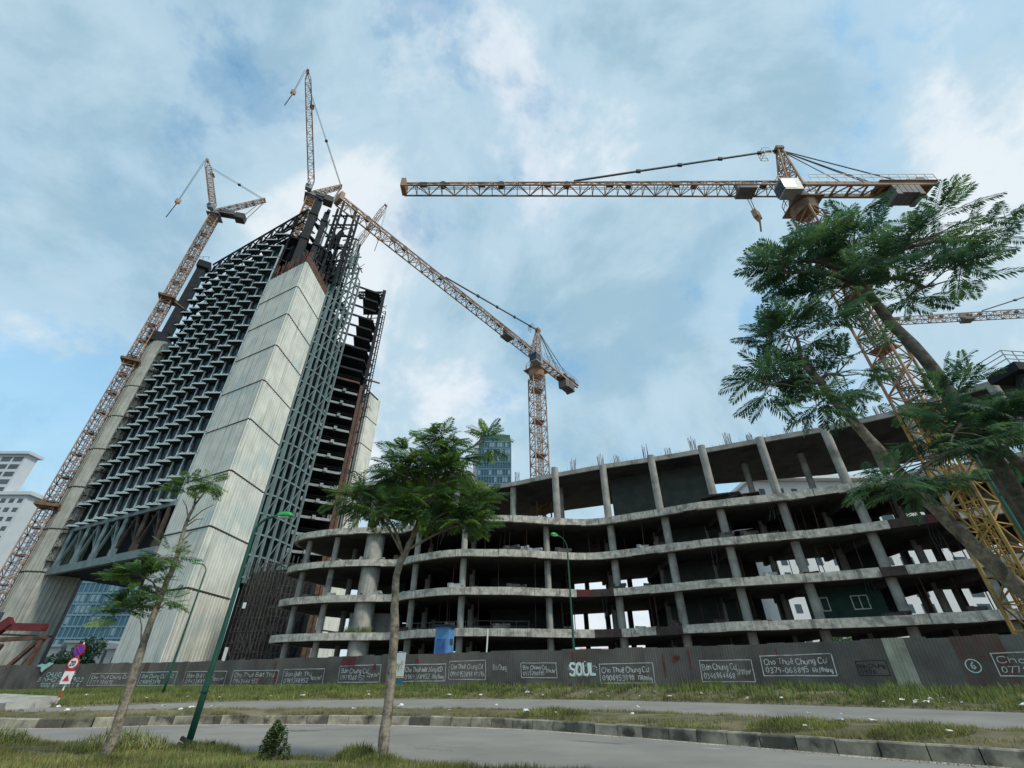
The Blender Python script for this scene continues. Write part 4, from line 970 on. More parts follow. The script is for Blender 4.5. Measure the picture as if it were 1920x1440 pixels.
# steel landing with railing on the podium roof at the right edge
ld = thing('steel_landing', 'dark steel platform with light railing high at the right photo edge', 'platform', (41, 33, 1.3))
mb = MB(); zl = 21.6
mb.box((41.6, 29.2, zl), (7.4, 2.2, .7), .1)
for i in range(6): mb.beam((38.6 + i * 1.2, 28.3, zl - .4), (38.9 + i * 1.2, 29.8, zl - 2.2), .35)
mb.beam((38.5, 29.4, zl - 2.2), (46, 30, zl - 2.2), .5); mb.build('deck', DSTEEL, ld)
mb = MB()
for i in range(8): mb.beam((38.0 + i * .95, 28.0 + i * .09, zl + .35), (38.0 + i * .95, 28.0 + i * .09, zl + 1.6), .05)
for h in (.8, 1.2, 1.6): mb.beam((38.0, 28.0, zl + h), (45, 28.7, zl + h), .05); mb.beam((38.0, 28.0, zl + h), (37.8, 30, zl + h), .05)
mb.build('railing', CABM, ld)
for x, y in ((40.5, 29.6), (44.6, 29.9)): MB().lattice((x, y, 1.2), (x, y, zl - .4), 1.0, 16, .14, .08, up=(0, 1, 0)).build('leg', DSTEEL, ld)

# ------------------------------------------------------------------ far buildings
def window_mesh(w, h): return MB().box((0, 0, 0), (w, .12, h)).mesh('window', WIN)
def block(name, label, cat, x0, x1, y, dep, z1, m, z0=.8, rz=0):
    th = thing(name, label, cat, ((x0 + x1) / 2, y, z0)); MB().box(((x0 + x1) / 2, y + dep / 2, (z0 + z1) / 2), (x1 - x0, dep, z1 - z0)).build('wall', m, th); return th
b = block('glass_tower', 'slim blue glass high rise behind the podium left of mast', 'building', -18.2, -.4, 225, 20, 113.5, TOWG)
MB().box((-9.3, 235, 115), (16.5, 19, 3)).build('roof_parapet', TOWG, b)
pm = MB().box((0, 0, 0), (17.6, .3, .55)).mesh('spandrel', TOWL); mm = MB().box((0, 0, 0), (.22, .35, 108)).mesh('mullion', TOWL)
for i in range(27): put('spandrel', pm, b, (-9.3, 224.9, 8 + i * 4))
for i in range(13): put('mullion', mm, b, (-17.9 + i * 1.43, 224.85, 58))
lp = MB().box((0, 0, 0), (1.2, .1, 2.6)).mesh('blind', mat('pale_blind', (.2, .3, .35), .5, .2))
for i in range(110): put('blind', lp, b, (-17.2 + random.randrange(12) * 1.43, 224.96, 10.2 + random.randrange(26) * 4))
MB().box((-19.6, 236, 55), (2.6, 18, 108)).build('end_wall', WHB, b)
b = block('glass_tower', 'blue glass office block seen through the opening under the tower facade', 'building', -176, -140, 200, 25, 46, TOWG)
pm = MB().box((0, 0, 0), (36, .3, .6)).mesh('spandrel', TOWL); mm = MB().box((0, 0, 0), (.25, .35, 44)).mesh('mullion', TOWL)
for i in range(11): put('spandrel', pm, b, (-158, 199.9, 4 + i * 4))
for i in range(19): put('mullion', mm, b, (-176 + i * 2, 199.85, 23))
for i in range(60): put('blind', lp, b, (-175 + random.randrange(18) * 2, 199.96, 6.2 + random.randrange(10) * 4))
MB().box((-179, 212, 23.5), (5, 25, 45)).build('corner_strip', WHB, b)
b = thing('apartment_tower', 'white stepped apartment tower at the far left edge', 'building', (-262, 220, .8))
WHF = mat('white_render_hazed', (.52, .56, .58), .85, .08, .1)  # bluish distance haze mixed into the wall colour
MB().box((-269, 216, 39), (72, 8, 77)).build('wall', WHF, b); MB().box((-276, 216, 88), (58, 6, 22)).build('upper_wall', WHF, b)
MB().box((-269, 216, 78), (75, 10, 1.6)).build('cornice', WHF, b); MB().box((-276, 216, 99.6), (61, 8.5, 1.4)).build('cornice', WHF, b)
wm = window_mesh(2.3, 2.0); wl = window_mesh(4.8, 2.4)
for r_ in range(14):
    for i in range(8):
        o = put('window', wm, b, (-235.5 - i * 4.1, 211.96, 74.5 - r_ * 4.4)); 
        if i % 2: MB().box((-235.5 - i * 4.1, 211.5, 73.0 - r_ * 4.4), (2.6, .9, .25)).build('sill', WHF, o)
for r_ in range(5):
    for i in range(5): put('window', wl if i in (0, 1) else wm, b, (-250.5 - i * 6, 212.96, 96.4 - r_ * 4))
b = thing('apartment_block', 'white apartment block with square windows behind podium right half', 'building', (110, 140, .8))
MB().box((112, 150, 28), (70, 20, 56)).build('wall', WHB, b); MB().box((84, 147, 57), (10, 10, 4)).build('stair_head', WHB, b); MB().box((112, 149, 56.6), (72, 24, 1)).build('cornice', WHB, b)
w1, w2_ = window_mesh(3.6, 2.4), window_mesh(1.8, 2.2)
for r_ in range(12):
    for i in range(13): put('window', w1 if i % 3 == 1 else w2_, b, (80 + i * 5.2, 139.96, 52.5 - r_ * 4.2))
b = thing('apartment_block', 'small pale apartment block left of the larger white block beyond podium', 'building', (66, 150, .8))
MB().box((66, 158, 25), (14, 14, 49)).build('wall', WHB, b)
for r_ in range(9):
    for i in range(3): put('window', w2_, b, (62 + i * 4, 150.96, 46 - r_ * 4.4))
b = thing('house', 'low house with orange tiled roof glimpsed under the podium', 'house', (24, 120, .8))
MB().box((22, 124, 3), (14, 8, 5)).build('wall', WHB, b); MB().add([(14, 118, 5.4), (30, 118, 5.4), (30, 130, 5.4), (14, 130, 5.4), (16, 124, 8.4), (28, 124, 8.4)], [(0, 1, 5, 4), (1, 2, 5), (2, 3, 4, 5), (3, 0, 4), (3, 2, 1, 0)]).build('roof', ROOFT, b)
b = thing('villa', 'cream villas with dark windows below the blue glass block', 'house', (-128, 150, .8))
for x, w2, h in ((-134, 10, 9.5), (-122, 11, 10.5), (-110, 11, 9)):
    wl_ = MB().box((x, 155, .8 + h / 2), (w2, 10, h)).box((x, 154.6, 1 + h), (w2 + 1, 11.5, .6)).build('wall', WHB, b)
    for i in range(2):
        for r_ in range(2): MB().box((x - w2 * .22 + i * w2 * .44, 149.96, 3.2 + r_ * 3.6), (2, .12, 2)).build('window', WIN, wl_)
# lean-to pieces at the left edge: red beam and rusty frame
t_ = thing('red_beam', 'dark red steel beam leaning across left pylon foot', 'beam', (-90, 88, 1))
MB().beam((-93.5, 88, 9.8), (-80.5, 88.5, 9.6), 1.0, 1.1).beam((-93.5, 88, 4), (-86.5, 88, 10.6), .9, 1.6).build('beam', RED, t_)
MB().box((-90.8, 87.6, 11.2), (4.6, .4, 1.4), .1).build('tarp', mat('slate_tarp', (.06, .08, .11), .8), t_)
t_ = thing('rusty_frame', 'rusty steel A frame standing at the foot of left pylon', 'frame', (-80, 84, .8))
mb = MB().beam((-83.6, 84, 1), (-82.2, 84, 6.8), .6).beam((-76.6, 84, 1), (-76, 84, 7.6), .6).beam((-83.5, 84, 7.4), (-75.5, 84, 7.8), .6).beam((-81.2, 84, 1.2), (-76.5, 84, 7.4), .5).beam((-86, 84, 1.0), (-80, 84, 3.6), .6).beam((-85, 84, 1.2), (-75, 84, 1.5), .5).beam((-78.5, 84, 1.4), (-76.4, 84, 6), .2)
mb.build('bars', RUST, t_)
wr = MB()
for sc, zz in ((s_of_x(-66.0), 3.6),):
    pts = [(0, 0), (.9, .3), (1.6, .15), (2.4, .45), (3.4, .3), (2.7, -.25), (2.1, -.6), (1.8, -1.0), (1.3, -.7), (1.1, -.2), (.4, -.15)]
    base_, d_ = fence_at(sc); 
    vs_ = [V((base_.x, base_.y - .12, zz)) + d_ * px * 1.05 + V((0, 0, pz * .8)) for px, pz in pts]; n = len(vs_)
    wr.add(vs_ + [v + V((0, .03, 0)) for v in vs_], [tuple(range(n)), tuple(range(2 * n - 1, n - 1, -1))] + [(i, n + i, n + (i + 1) % n, (i + 1) % n) for i in range(n)])
tag(wr.build('plastic_sheet', PAINTG), 'torn pale plastic sheet hanging over the hoarding at far left', 'sheet')

# blue cabin behind the fence
cb = thing('blue_cabin', 'tall blue sheet metal cabin behind the hoarding in front of podium', 'cabin', (-6.6, 50, 1.3))
MB().box((-6.55, 50.4, 3.75), (1.45, 1.2, 4.9), -.35).build('body', BLUE, cb); MB().box((-6.55, 50.3, 6.27), (1.85, 1.7, .14), -.35).build('roof', DSTEEL, cb)
MB().box((-6.79, 49.8, 4.5), (.9, .05, 1.3), -.35).build('patched_panel', BLUED, cb); MB().box((-5.86, 50.15, 4.9), (.05, .6, .5), -.35).build('window', WIN, cb)
wp = MB().beam((-2.55, 50.5, 1.3), (-2.35, 50.5, 6.0), .13); tag(wp.build('white_pole', SIGNW), 'thin white pole leaning behind hoarding right of blue cabin', 'pole')

# ------------------------------------------------------------------ street furniture
def lamp(label, x, y, z, h, ax, ay, reach, r0, head):
    th = thing('street_lamp', label, 'street lamp', (x, y, z), 'green street lamps')
    d = V((ax, ay, 0)).normalized(); b_ = V((x, y, z)); rad = reach * .75
    straight = [b_, b_ + V((0, 0, 1.2)), b_ + V((0, 0, h * .5)), b_ + V((0, 0, h - rad))]
    arc = [b_ + V((0, 0, h - rad)) + d * rad * (1 - math.cos(a)) + V((0, 0, rad * math.sin(a))) for a in [k * math.pi / 16 for k in range(1, 8)]]
    end = arc[-1] + d * (reach - rad) + V((0, 0, .03)); pts = straight + arc + [end]
    MB().tube(pts, [r0, r0, r0 * .8, r0 * .6] + [r0 * .5] * (len(arc) + 1), 10).build('pole', GREENP, th, True)
    MB().box(b_ + V((0, 0, .03)), (r0 * 4.5, r0 * 4.5, .06)).box(b_ + V((0, 0, 1.3)), (r0 * 2.3, r0 * 2.3, .03)).build('base_plate', GREENP, th)
    s_ = head; c = end + d * s_ * .45; rz = math.atan2(d.y, d.x); M = Matrix.Rotation(rz, 3, 'Z'); mb = MB()
    secs = [(-.5, .10, .10), (-.4, .22, .2), (0, .3, .27), (.35, .27, .22), (.5, .14, .1)]; n = 10; vs_ = []
    for xx, hw, hh in secs:
        for k in range(n):
            a = 2 * math.pi * k / n; zz = math.sin(a) * hh; zz = max(zz, -.06); vs_.append(c + M @ V((xx * s_, math.cos(a) * hw * s_ * .8, zz * s_)))
    fs = [(i * n + k, i * n + (k + 1) % n, (i + 1) * n + (k + 1) % n, (i + 1) * n + k) for i in range(4) for k in range(n)] + [tuple(range(n))[::-1], tuple(range(4 * n, 5 * n))]
    hd = mb.add(vs_, fs).build('lamp_head', LAMPG, th, True); MB().box(c + V((0, 0, -.07 * s_)), (.62 * s_, .34 * s_, .07 * s_), rz).build('lens', LENS, hd)
    return th
lamp('near green street lamp standing on the front verge with its arm to the right', -8.42, 15.0, .1, 6.1, 1, -.05, .75, .085, .55)
lamp('far green street lamp on the fence verge in front of the white pylon', -28.0, 44, .85, 9.9, -1, -.1, .95, .10, .6)
lamp('slim green street lamp before the middle of the podium', 4.72, 40, 1.25, 10.8, -.75, -.6, 1.3, .10, .75)
lamp('green street lamp head half hidden among the right hand trees', 20.6, 18.6, .5, 10.6, -.6, -.5, 1.2, .10, .7)
st = thing('traffic_sign', 'striped post with violet no parking, 20 limit and warning signs', 'traffic sign', (-27.1, 33, .55))
mb = MB(); mb2 = MB()
for i in range(9): (mb if i % 2 == 0 else mb2).tube([(-27.1, 33, .5 + i * .36), (-27.1, 33, .5 + (i + 1) * .36)], .045, 8)
mb.build('post', SIGNW, st); mb2.build('post_band', SIGNR, st)
def disc(c, r, m_, name, p, dy=0, n=24): return MB().tube([(c[0], c[1] - .02 + dy, c[2]), (c[0], c[1] - .005 + dy, c[2])], r, n).build(name, m_, p)
q = disc((-27.1, 32.9, 3.32), .33, SIGNR, 'round_sign', st); disc((-27.1, 32.875, 3.32), .27, SIGNB, 'sign_face', q)
q.data  # violet disc with a red rim and a red bar
MB().beam((-27.28, 32.84, 3.5), (-26.92, 32.84, 3.14), .07, .02).build('sign_bar', SIGNR, q)
q = disc((-27.1, 32.9, 2.62), .35, SIGNR, 'round_sign', st); disc((-27.1, 32.875, 2.62), .26, SIGNW, 'sign_face', q)
mb = MB()
def flat_text(mb, txt, x, y, z, h, w):
    tot = sum(char_w(c) for c in txt); k = h / 6; x -= tot * k / 2
    for ch in txt:
        for stt in GL.get(ch, []):
            for a, b in zip(stt, stt[1:]): mb.beam((x + a[0] * k, y, z + a[1] * k), (x + b[0] * k, y, z + b[1] * k), w, .012, up=(0, 1, 0))
        x += char_w(ch) * k
flat_text(mb, '20', -27.08, 32.83, 2.5, .24, .04); mb.build('sign_lettering', BLACK, q)
q = MB().box((-27.1, 32.9, 1.9), (.62, .02, .72)).build('warning_sign', SIGNW, st); MB().box((-27.1, 32.885, 2.24), (.64, .012, .07)).build('sign_border', SIGNR, q)
MB().add([(-27.3, 32.87, 1.7), (-26.9, 32.87, 1.7), (-27.1, 32.87, 2.02)], [(0, 1, 2)]).build('warning_triangle', SIGNR, q)
cb_ = MB().add([(-32, 30.5, .2), (-25.9, 28.6, .2), (-25.3, 31, .45), (-31.5, 34, .5), (-32, 30.5, .75), (-26.2, 28.7, .72), (-25.6, 31, .98), (-31.5, 34, 1.05)], [(4, 5, 6, 7), (0, 1, 5, 4), (1, 2, 6, 5), (2, 3, 7, 6), (3, 0, 4, 7)])
tag(cb_.build('concrete_block', CONC), 'low weathered concrete block at the left photo edge by far road', 'block')

# ------------------------------------------------------------------ vegetation
def frond_mesh(name, mats, pairs=17, L_=1.0, w=.30, droop=.25, seed=0):
    rnd = random.Random(seed); mb = MB(); mi = []
    def cz(t): return .10 * t - droop * t * t
    for i in range(6):
        t0, t1 = i / 6, (i + 1) / 6; r = .009 * (1 - t0 * .6)
        mb.add([(t0, -r, cz(t0)), (t0, r, cz(t0)), (t1, r, cz(t1)), (t1, -r, cz(t1))], [(0, 1, 2, 3)])
    for i in range(pairs):
        t = .14 + .84 * i / (pairs - 1); ln = w * (math.sin(math.pi * (.12 + .80 * t)) ** .7) * rnd.uniform(.85, 1.1); hw = .023
        for sgn in (-1, 1):
            a = rnd.uniform(.95, 1.2) - .35 * t; dx, dy = math.cos(a), math.sin(a) * sgn; dz = -rnd.uniform(.15, .5)
            p = V((t, 0, cz(t))); e1 = p + V((dx, dy, dz * .4)) * ln * .55; e2 = p + V((dx, dy, dz)) * ln
            px = V((-dy, dx, 0)) * hw * rnd.uniform(.85, 1.15)
            mb.add([p, e1 - px, e1 + px, e2], [(0, 1, 2), (1, 3, 2)])
    return mb
def tree(label, trunk, rad, blobs, bark, mats, fl_, seed, nfr_obj=240, group=None, bare=()):
    rnd = random.Random(seed); th = thing('flame_tree', label, 'tree', trunk[0], group)
    pts = catmull(trunk, 5); n = len(pts)
    rs = [rad[0] + (rad[1] - rad[0]) * (i / (n - 1)) ** .8 for i in range(n)]
    rs = [r * rnd.uniform(.93, 1.07) for r in rs]; rs[0] *= 1.2
    MB().tube([(p[0] + rnd.uniform(-.012, .012), p[1] + rnd.uniform(-.012, .012), p[2]) for p in pts], rs, 12).build('trunk', bark, th, True)
    FR = [frond_mesh('frond', mats, seed=seed * 10 + k, droop=rnd.uniform(.1, .4)) for k in range(4)]
    ME = [[f.mesh('frond', m_) for m_ in mats] for f in FR]
    crown = [MB() for _ in mats]; cnt = 0; spots = []
    for (c, rr_, nt, org) in blobs:
        c = V(c); o = V(pts[min(n - 1, int(org * (n - 1)))])
        # limb to the centre of the clump
        mid = o.lerp(c, .5) + V((rnd.uniform(-.1, .1), rnd.uniform(-.1, .1), .12)); limb = catmull([tuple(o), tuple(mid), tuple(c)], 4)
        r0 = rad[1] * .75
        MB().tube(limb, [r0 + (r0 * .45 - r0) * i / (len(limb) - 1) for i in range(len(limb))], 8).build('branch', bark, th, True)
        tw = MB()
        for k in range(nt):
            while True:
                q = V((rnd.uniform(-1, 1), rnd.uniform(-1, 1), rnd.uniform(-1, 1)))
                if q.length < 1: break
            q = q * (.35 + .65 * q.length) ; tip = c + V((q.x * rr_[0], q.y * rr_[1], q.z * rr_[2])); st_ = V(limb[rnd.randrange(len(limb) // 2, len(limb))])
            mdl = st_.lerp(tip, .55) + V((0, 0, .1 * (tip - st_).length))
            tw.tube([st_, mdl, tip], [r0 * .34, r0 * .22, r0 * .1], 5, False)
            out = (tip - c); out = out.normalized() if out.length > .05 else V((0, 0, 1))
            for j in range(rnd.randint(5, 8)):
                az = rnd.uniform(0, 6.283); d = V((math.cos(az), math.sin(az), rnd.uniform(-.25, .45))) * .8 + out * .6; d.normalize()
                spots.append((tip if rnd.random() < .6 else mdl.lerp(tip, .6), d, fl_ * rnd.uniform(.7, 1.15), rnd.uniform(-.5, .5)))
        tw.build('twigs', bark, th)
    spots.sort(key=lambda s_: s_[0].y)
    step = max(1, len(spots) / nfr_obj)
    for i, (p, d, sc, roll) in enumerate(spots):
        up = V((0, 0, 1)); x = d; y = up.cross(x).normalized(); z = x.cross(y); M = Matrix((x, y, z)).transposed() @ Matrix.Rotation(roll, 3, 'X')
        k = rnd.randrange(4); mi = rnd.choices(range(len(mats)), weights=(5, 3, 4))[0]
        if i < nfr_obj:
            o = put('frond', ME[k][mi], th); o.matrix_parent_inverse = Matrix.Identity(4); o.location = p - V(th.location); o.rotation_euler = M.to_euler(); o.scale = (sc, sc, sc)
        else:
            crown[mi].add([p + M @ (V(v) * sc) for v in FR[k].v], FR[k].f)
    if len(spots) > nfr_obj:
        allv = MB(); ids = []
        for mi, cmb in enumerate(crown): ids += [mi] * len(cmb.f); allv.add(cmb.v, cmb.f)
        me = allv.mesh('crown', mats); me.polygons.foreach_set('material_index', ids); tag(put('crown', me, th), kind='stuff')
    for a, b, r in bare: MB().tube([a, V(a).lerp(V(b), .5) + V((0, 0, .08)), b], [r, r * .7, r * .35], 6).build('bare_twig', bark, th)
    return th
tree('slender young tree with bushy crown in front of the podium, forking trunk', [(-2.8, 12.5, 0), (-2.78, 12.5, 1.2), (-2.86, 12.5, 2.6), (-2.98, 12.5, 3.9), (-2.75, 12.5, 4.7), (-2.45, 12.5, 5.6), (-2.1, 12.5, 6.9)], (.135, .055),
     [((-2.5, 12.5, 6.9), (1.15, 1.2, .65), 30, .9), ((-2.0, 12.4, 7.6), (.6, .8, .65), 14, 1), ((-.75, 12.3, 7.7), (.25, .3, .35), 5, 1), ((-3.4, 12.6, 6.75), (.6, .8, .4), 14, .9), ((-4.2, 12.2, 5.8), (.5, .6, .25), 11, .6), ((-3.5, 12.0, 5.45), (.45, .5, .22), 9, .62), ((-2.3, 12.2, 5.8), (.9, .9, .5), 22, .75), ((-1.15, 12.3, 5.75), (.8, .8, .45), 18, .75), ((-1.2, 12.1, 5.15), (.6, .6, .25), 9, .66), ((-1.75, 12.3, 6.7), (.4, .6, .4), 7, .9)],
     BARK, LEAF, .66, 3, 290)
tree('thin leaning sapling with sparse drooping leaves at left verge', [(-8.75, 12.5, 0), (-8.72, 12.5, 1.0), (-8.82, 12.5, 2.2), (-8.86, 12.5, 3.1), (-8.84, 12.5, 4.2), (-8.95, 12.5, 5.2), (-8.92, 12.5, 5.75)], (.115, .035),
     [((-9.55, 12.4, 3.9), (.5, .55, .4), 12, .55), ((-9.5, 12.5, 3.1), (.42, .5, .3), 8, .5), ((-8.55, 12.4, 3.3), (.25, .3, .15), 4, .5), ((-9.15, 12.4, 6.25), (.3, .3, .12), 4, 1), ((-8.5, 12.3, 6.35), (.35, .3, .1), 4, 1), ((-8.9, 12.2, 4.3), (.3, .35, .2), 5, .65)], BARK, LEAF, .55, 5,
     bare=[((-8.9, 12.5, 5.3), (-8.3, 12.4, 5.75), .02), ((-8.9, 12.5, 5.2), (-8.45, 12.4, 5.35), .02), ((-8.95, 12.5, 5.4), (-9.25, 12.4, 5.9), .02), ((-8.9, 12.5, 3.0), (-8.45, 12.4, 3.3), .02), ((-8.9, 12.5, 2.4), (-9.15, 12.4, 3.0), .02), ((-8.86, 12.5, 4.8), (-8.5, 12.4, 5.05), .018)])
tree('leaning tree at right whose pale trunk crosses the podium', [(9.2, 7, .1), (8.2, 7, 1.4), (7.3, 7, 2.65), (6.85, 7, 3.45), (6.4, 7, 4.35), (6.02, 7, 5.35), (5.75, 7, 6.1), (5.55, 7, 6.8)], (.15, .06),
     [((5.15, 7, 6.8), (.65, .9, .7), 11, .95), ((5.6, 7, 7.3), (.7, .9, .55), 9, 1), ((4.75, 7, 6.2), (.5, .6, .5), 8, .9), ((6.2, 7, 6.4), (.8, .8, .5), 9, .9), ((5.4, 6.9, 5.8), (.6, .6, .35), 5, .85)], BARK, LEAFR, .6, 8)
tree('tall tree at right edge with broad dark crown in front of big crane', [(7.9, 6.5, .1), (7.55, 6.5, 2), (7.45, 6.5, 3.7), (7.42, 6.5, 5), (7.38, 6.5, 6.2), (7.1, 6.5, 7.5), (6.95, 6.5, 8.7)], (.19, .075),
     [((7.3, 6.5, 9.3), (1.2, 1.2, .6), 15, 1), ((6.0, 6.5, 9.0), (.8, .9, .5), 9, .95), ((5.5, 6.4, 8.5), (.5, .7, .3), 4, .95), ((8.8, 6.5, 9.6), (1.1, 1.0, .5), 12, 1), ((10.2, 6.6, 9.9), (.9, .8, .4), 10, 1), ((8.4, 6.6, 8.3), (.8, .9, .4), 9, .95), ((6.6, 6.5, 8.2), (.7, .8, .4), 9, .9)], BARKD, LEAFR, .66, 11)
tree('low dark leafy tree crowding the bottom right trunks', [(9.0, 6.0, .1), (8.2, 6.0, 1.8), (7.6, 6.0, 3.2), (7.2, 6.0, 4.2), (7.0, 6.0, 5)], (.12, .05),
     [((6.9, 6.0, 5.3), (.7, .7, .45), 13, 1), ((7.3, 6.0, 4.7), (.6, .7, .5), 13, .9), ((6.4, 5.9, 4.6), (.5, .6, .3), 8, .9), ((5.5, 6.0, 3.95), (.7, .5, .22), 9, .85), ((7.9, 6, 5.0), (.5, .6, .4), 8, .9)], BARKD, LEAFR, .5, 15)
def leafy(name, label, cat, c, r, n, ls, mats, group=None, trunk_h=0, seed=1):
    rnd = random.Random(seed); th = thing(name, label, cat, (c[0], c[1], c[2] - r[2] - trunk_h), group); mb = MB(); ids = []
    lob = [(V((rnd.uniform(-.6, .6) * r[0], rnd.uniform(-.6, .6) * r[1], rnd.uniform(-.6, .6) * r[2])), rnd.uniform(.35, .6)) for _ in range(9)]
    for i in range(n):
        o, s_ = lob[rnd.randrange(9)]; q = V((rnd.gauss(0, 1), rnd.gauss(0, 1), rnd.gauss(0, 1))).normalized() * rnd.uniform(.5, 1) ** .5
        p = V(c) + o + V((q.x * r[0], q.y * r[1], q.z * r[2])) * s_; a = V((rnd.uniform(-1, 1), rnd.uniform(-1, 1), rnd.uniform(-.6, .6))).normalized(); b_ = a.cross(V((rnd.uniform(-1, 1), rnd.uniform(-1, 1), 1))).normalized(); l = ls * rnd.uniform(.6, 1.3)
        mb.add([p - a * l, p + b_ * l * .45, p + a * l, p - b_ * l * .45], [(0, 1, 2, 3)]); ids.append(rnd.randrange(len(mats)))
    me = mb.mesh('crown', mats); me.polygons.foreach_set('material_index', ids); tag(put('crown', me, th), kind='stuff')
    zb = c[2] - r[2] - trunk_h; tk = MB().tube([(c[0], c[1], zb), (c[0] + .03, c[1], c[2] - r[2] * .3), (c[0], c[1], c[2] + r[2] * .3)], [max(.03, r[0] * .06), max(.02, r[0] * .05), .02], 7)
    for o, s_ in lob[:6]: tk.tube([(c[0], c[1], c[2] - r[2] * .5), tuple(V(c) + o)], [max(.015, r[0] * .03), .01], 5)
    tk.build('trunk', BARKD, th); return th
leafy('bush', 'small upright bush at the road edge near the near lamp', 'bush', (-5.2, 12.7, .5), (.3, .26, .55), 3800, .032, [mat('bush_olive', (.09, .10, .035), .8, .4, 6, transl=.25), LEAF[2], GRASS[3]], None, 0, 12)
for i, (x, y, h, r, lab) in enumerate([(-103, 125, 9, 5, 'round dark tree beside the cream villas under the tower'), (60, 92, 9, 6, 'leafy tree behind right end of podium, nearest to its corner'), (48, 96, 8, 5, 'leafy tree behind podium below the white block'), (70, 84, 10, 6, 'broad tree beyond the last right podium columns'), (30, 104, 7, 5, 'short tree behind podium centre right'), (82, 90, 11, 6, 'tall bushy tree far right behind podium'), (-92, 132, 6, 4, 'low shrubby tree under the cream villas')]):
    leafy('broadleaf_tree', lab, 'tree', (x, y, 1 + h * .62), (r, r, h * .42), 2600, .38, [LEAFR[0], LEAFR[1], LEAFR[2], LEAF[0]], 'trees beyond the podium', h * .18, 30 + i)
# grass: blades scattered over the verges
def scatter(name, rows, dens, hmin, hmax, w, mats, label, seed, weights, clump=.5, xr=(-45, 30)):
    rnd = np.random.default_rng(seed); Ra, Rb = np.array(rows[0]), np.array(rows[1]); P = []
    for k in range(len(Ra) - 1):
        a0, a1, b0, b1 = Ra[k], Ra[k + 1], Rb[k], Rb[k + 1]
        if max(a0[0], a1[0]) < xr[0] or min(a0[0], a1[0]) > xr[1]: continue
        n = int(np.linalg.norm(a1[:2] - a0[:2]) * np.linalg.norm((b0 - a0)[:2]) * dens)
        u, v_ = rnd.random((n, 1)), rnd.random((n, 1)); P.append((a0 * (1 - u) + a1 * u) * (1 - v_) + (b0 * (1 - u) + b1 * u) * v_)
    P = np.concatenate(P); x, y, z = P.T
    c = .5 + .25 * np.sin(x * 1.3 + 2 * np.sin(y * .9)) * np.cos(y * 1.7 + x * .4) + .25 * np.sin(x * 3.1 + 1.7 * np.sin(y * 2.3 + x)) * np.cos(y * 3.7 - x * 1.1)
    c = np.clip((c - .25) * 2, 0, 1); keep = rnd.random(len(P)) < 1 - clump + clump * c; P = P[keep]; c = c[keep]; x, y, z = P.T; n = len(P)
    h = (hmin + (hmax - hmin) * rnd.random(n)) * (.55 + .7 * c); az = rnd.random(n) * 6.283; ln = rnd.normal(0, .55, n); dx, dy = np.cos(az), np.sin(az); ww = w * (.6 + .8 * rnd.random(n))
    vs_ = np.empty((n, 3, 3)); vs_[:, 0] = np.stack([x - dy * ww, y + dx * ww, z - .02], 1); vs_[:, 1] = np.stack([x + dy * ww, y - dx * ww, z - .02], 1); vs_[:, 2] = np.stack([x + dx * h * ln, y + dy * h * ln, z + h], 1)
    wt = np.tile(np.array(weights, float), (n, 1)); wt[:, 2] *= .3 + 1.7 * (.5 + .5 * np.sin(x * .55 + 1.2)); cs = np.cumsum(wt, 1); cs /= cs[:, -1:]
    ids = (rnd.random((n, 1)) > cs).sum(1).astype(np.int32)
    me = bpy.data.meshes.new(name); me.vertices.add(3 * n); me.loops.add(3 * n); me.polygons.add(n)
    me.vertices.foreach_set('co', vs_.ravel()); me.loops.foreach_set('vertex_index', np.arange(3 * n, dtype=np.int32)); me.polygons.foreach_set('loop_start', np.arange(0, 3 * n, 3, dtype=np.int32))
    for m_ in mats: me.materials.append(m_)
    me.polygons.foreach_set('material_index', ids); me.update(); me.validate()
    return tag(put(name, me), label, 'grass', None, 'stuff')
scatter('grass', [off(wob(nl, .1, .06), .05, 0), off(nl, -5, .22)], 1300, .03, .15, .009, GRASS, 'scrubby green and straw grass on the near verge', 1, (4, 3, 3, 2), .85, (-22, 10))
scatter('grass', [off(kb, .34, .33), off(fl, -.05, .02)], 420, .04, .15, .013, GRASS, 'dry brownish grass on the median strip', 2, (2, 3, 5, 2), .85, (-40, 22))
scatter('grass', [wob(off(fu, -.1, .0), .12, .1), lerp_row(fu, fe, .35, .1)], 260, .05, .28, .022, GRASS, 'green grass along the far road edge below the hoarding', 3, (5, 2.5, 1.6, 3), .85, (-40, 32))
scatter('grass', [lerp_row(fu, fe, .35, .1), off(fe, -.1, .05)], 130, .12, .45, .028, [GRASS[0], GRASS[3], GRASS[1], GRASS[3]], 'tall green weeds at the foot of the hoarding', 4, (5, 4, 2, 3), .75, (-78, 34))
def mound(label, c, r, h, seed):
    rnd = random.Random(seed); mb = MB(); ids = []
    for i in range(2600):
        a = rnd.uniform(0, 6.283); q = math.sqrt(rnd.random()); x, y = c[0] + r[0] * q * math.cos(a), c[1] + r[1] * q * math.sin(a); z = c[2] + h * (1 - q * q) * rnd.uniform(.2, 1); l = rnd.uniform(.1, .26); az = rnd.uniform(0, 6.283); le = rnd.uniform(.2, .9)
        mb.add([(x - math.sin(az) * .011, y + math.cos(az) * .011, z), (x + math.sin(az) * .011, y - math.cos(az) * .011, z), (x + math.cos(az) * l * le, y + math.sin(az) * l * le, z + l * (1 - le * .5))], [(0, 1, 2)]); ids.append(rnd.choices((0, 1, 2, 3), (4, 4, 2, 2))[0])
    me = mb.mesh('grass_mound', GRASS); me.polygons.foreach_set('material_index', ids); tag(put('grass_mound', me), label, 'grass', None, 'stuff')
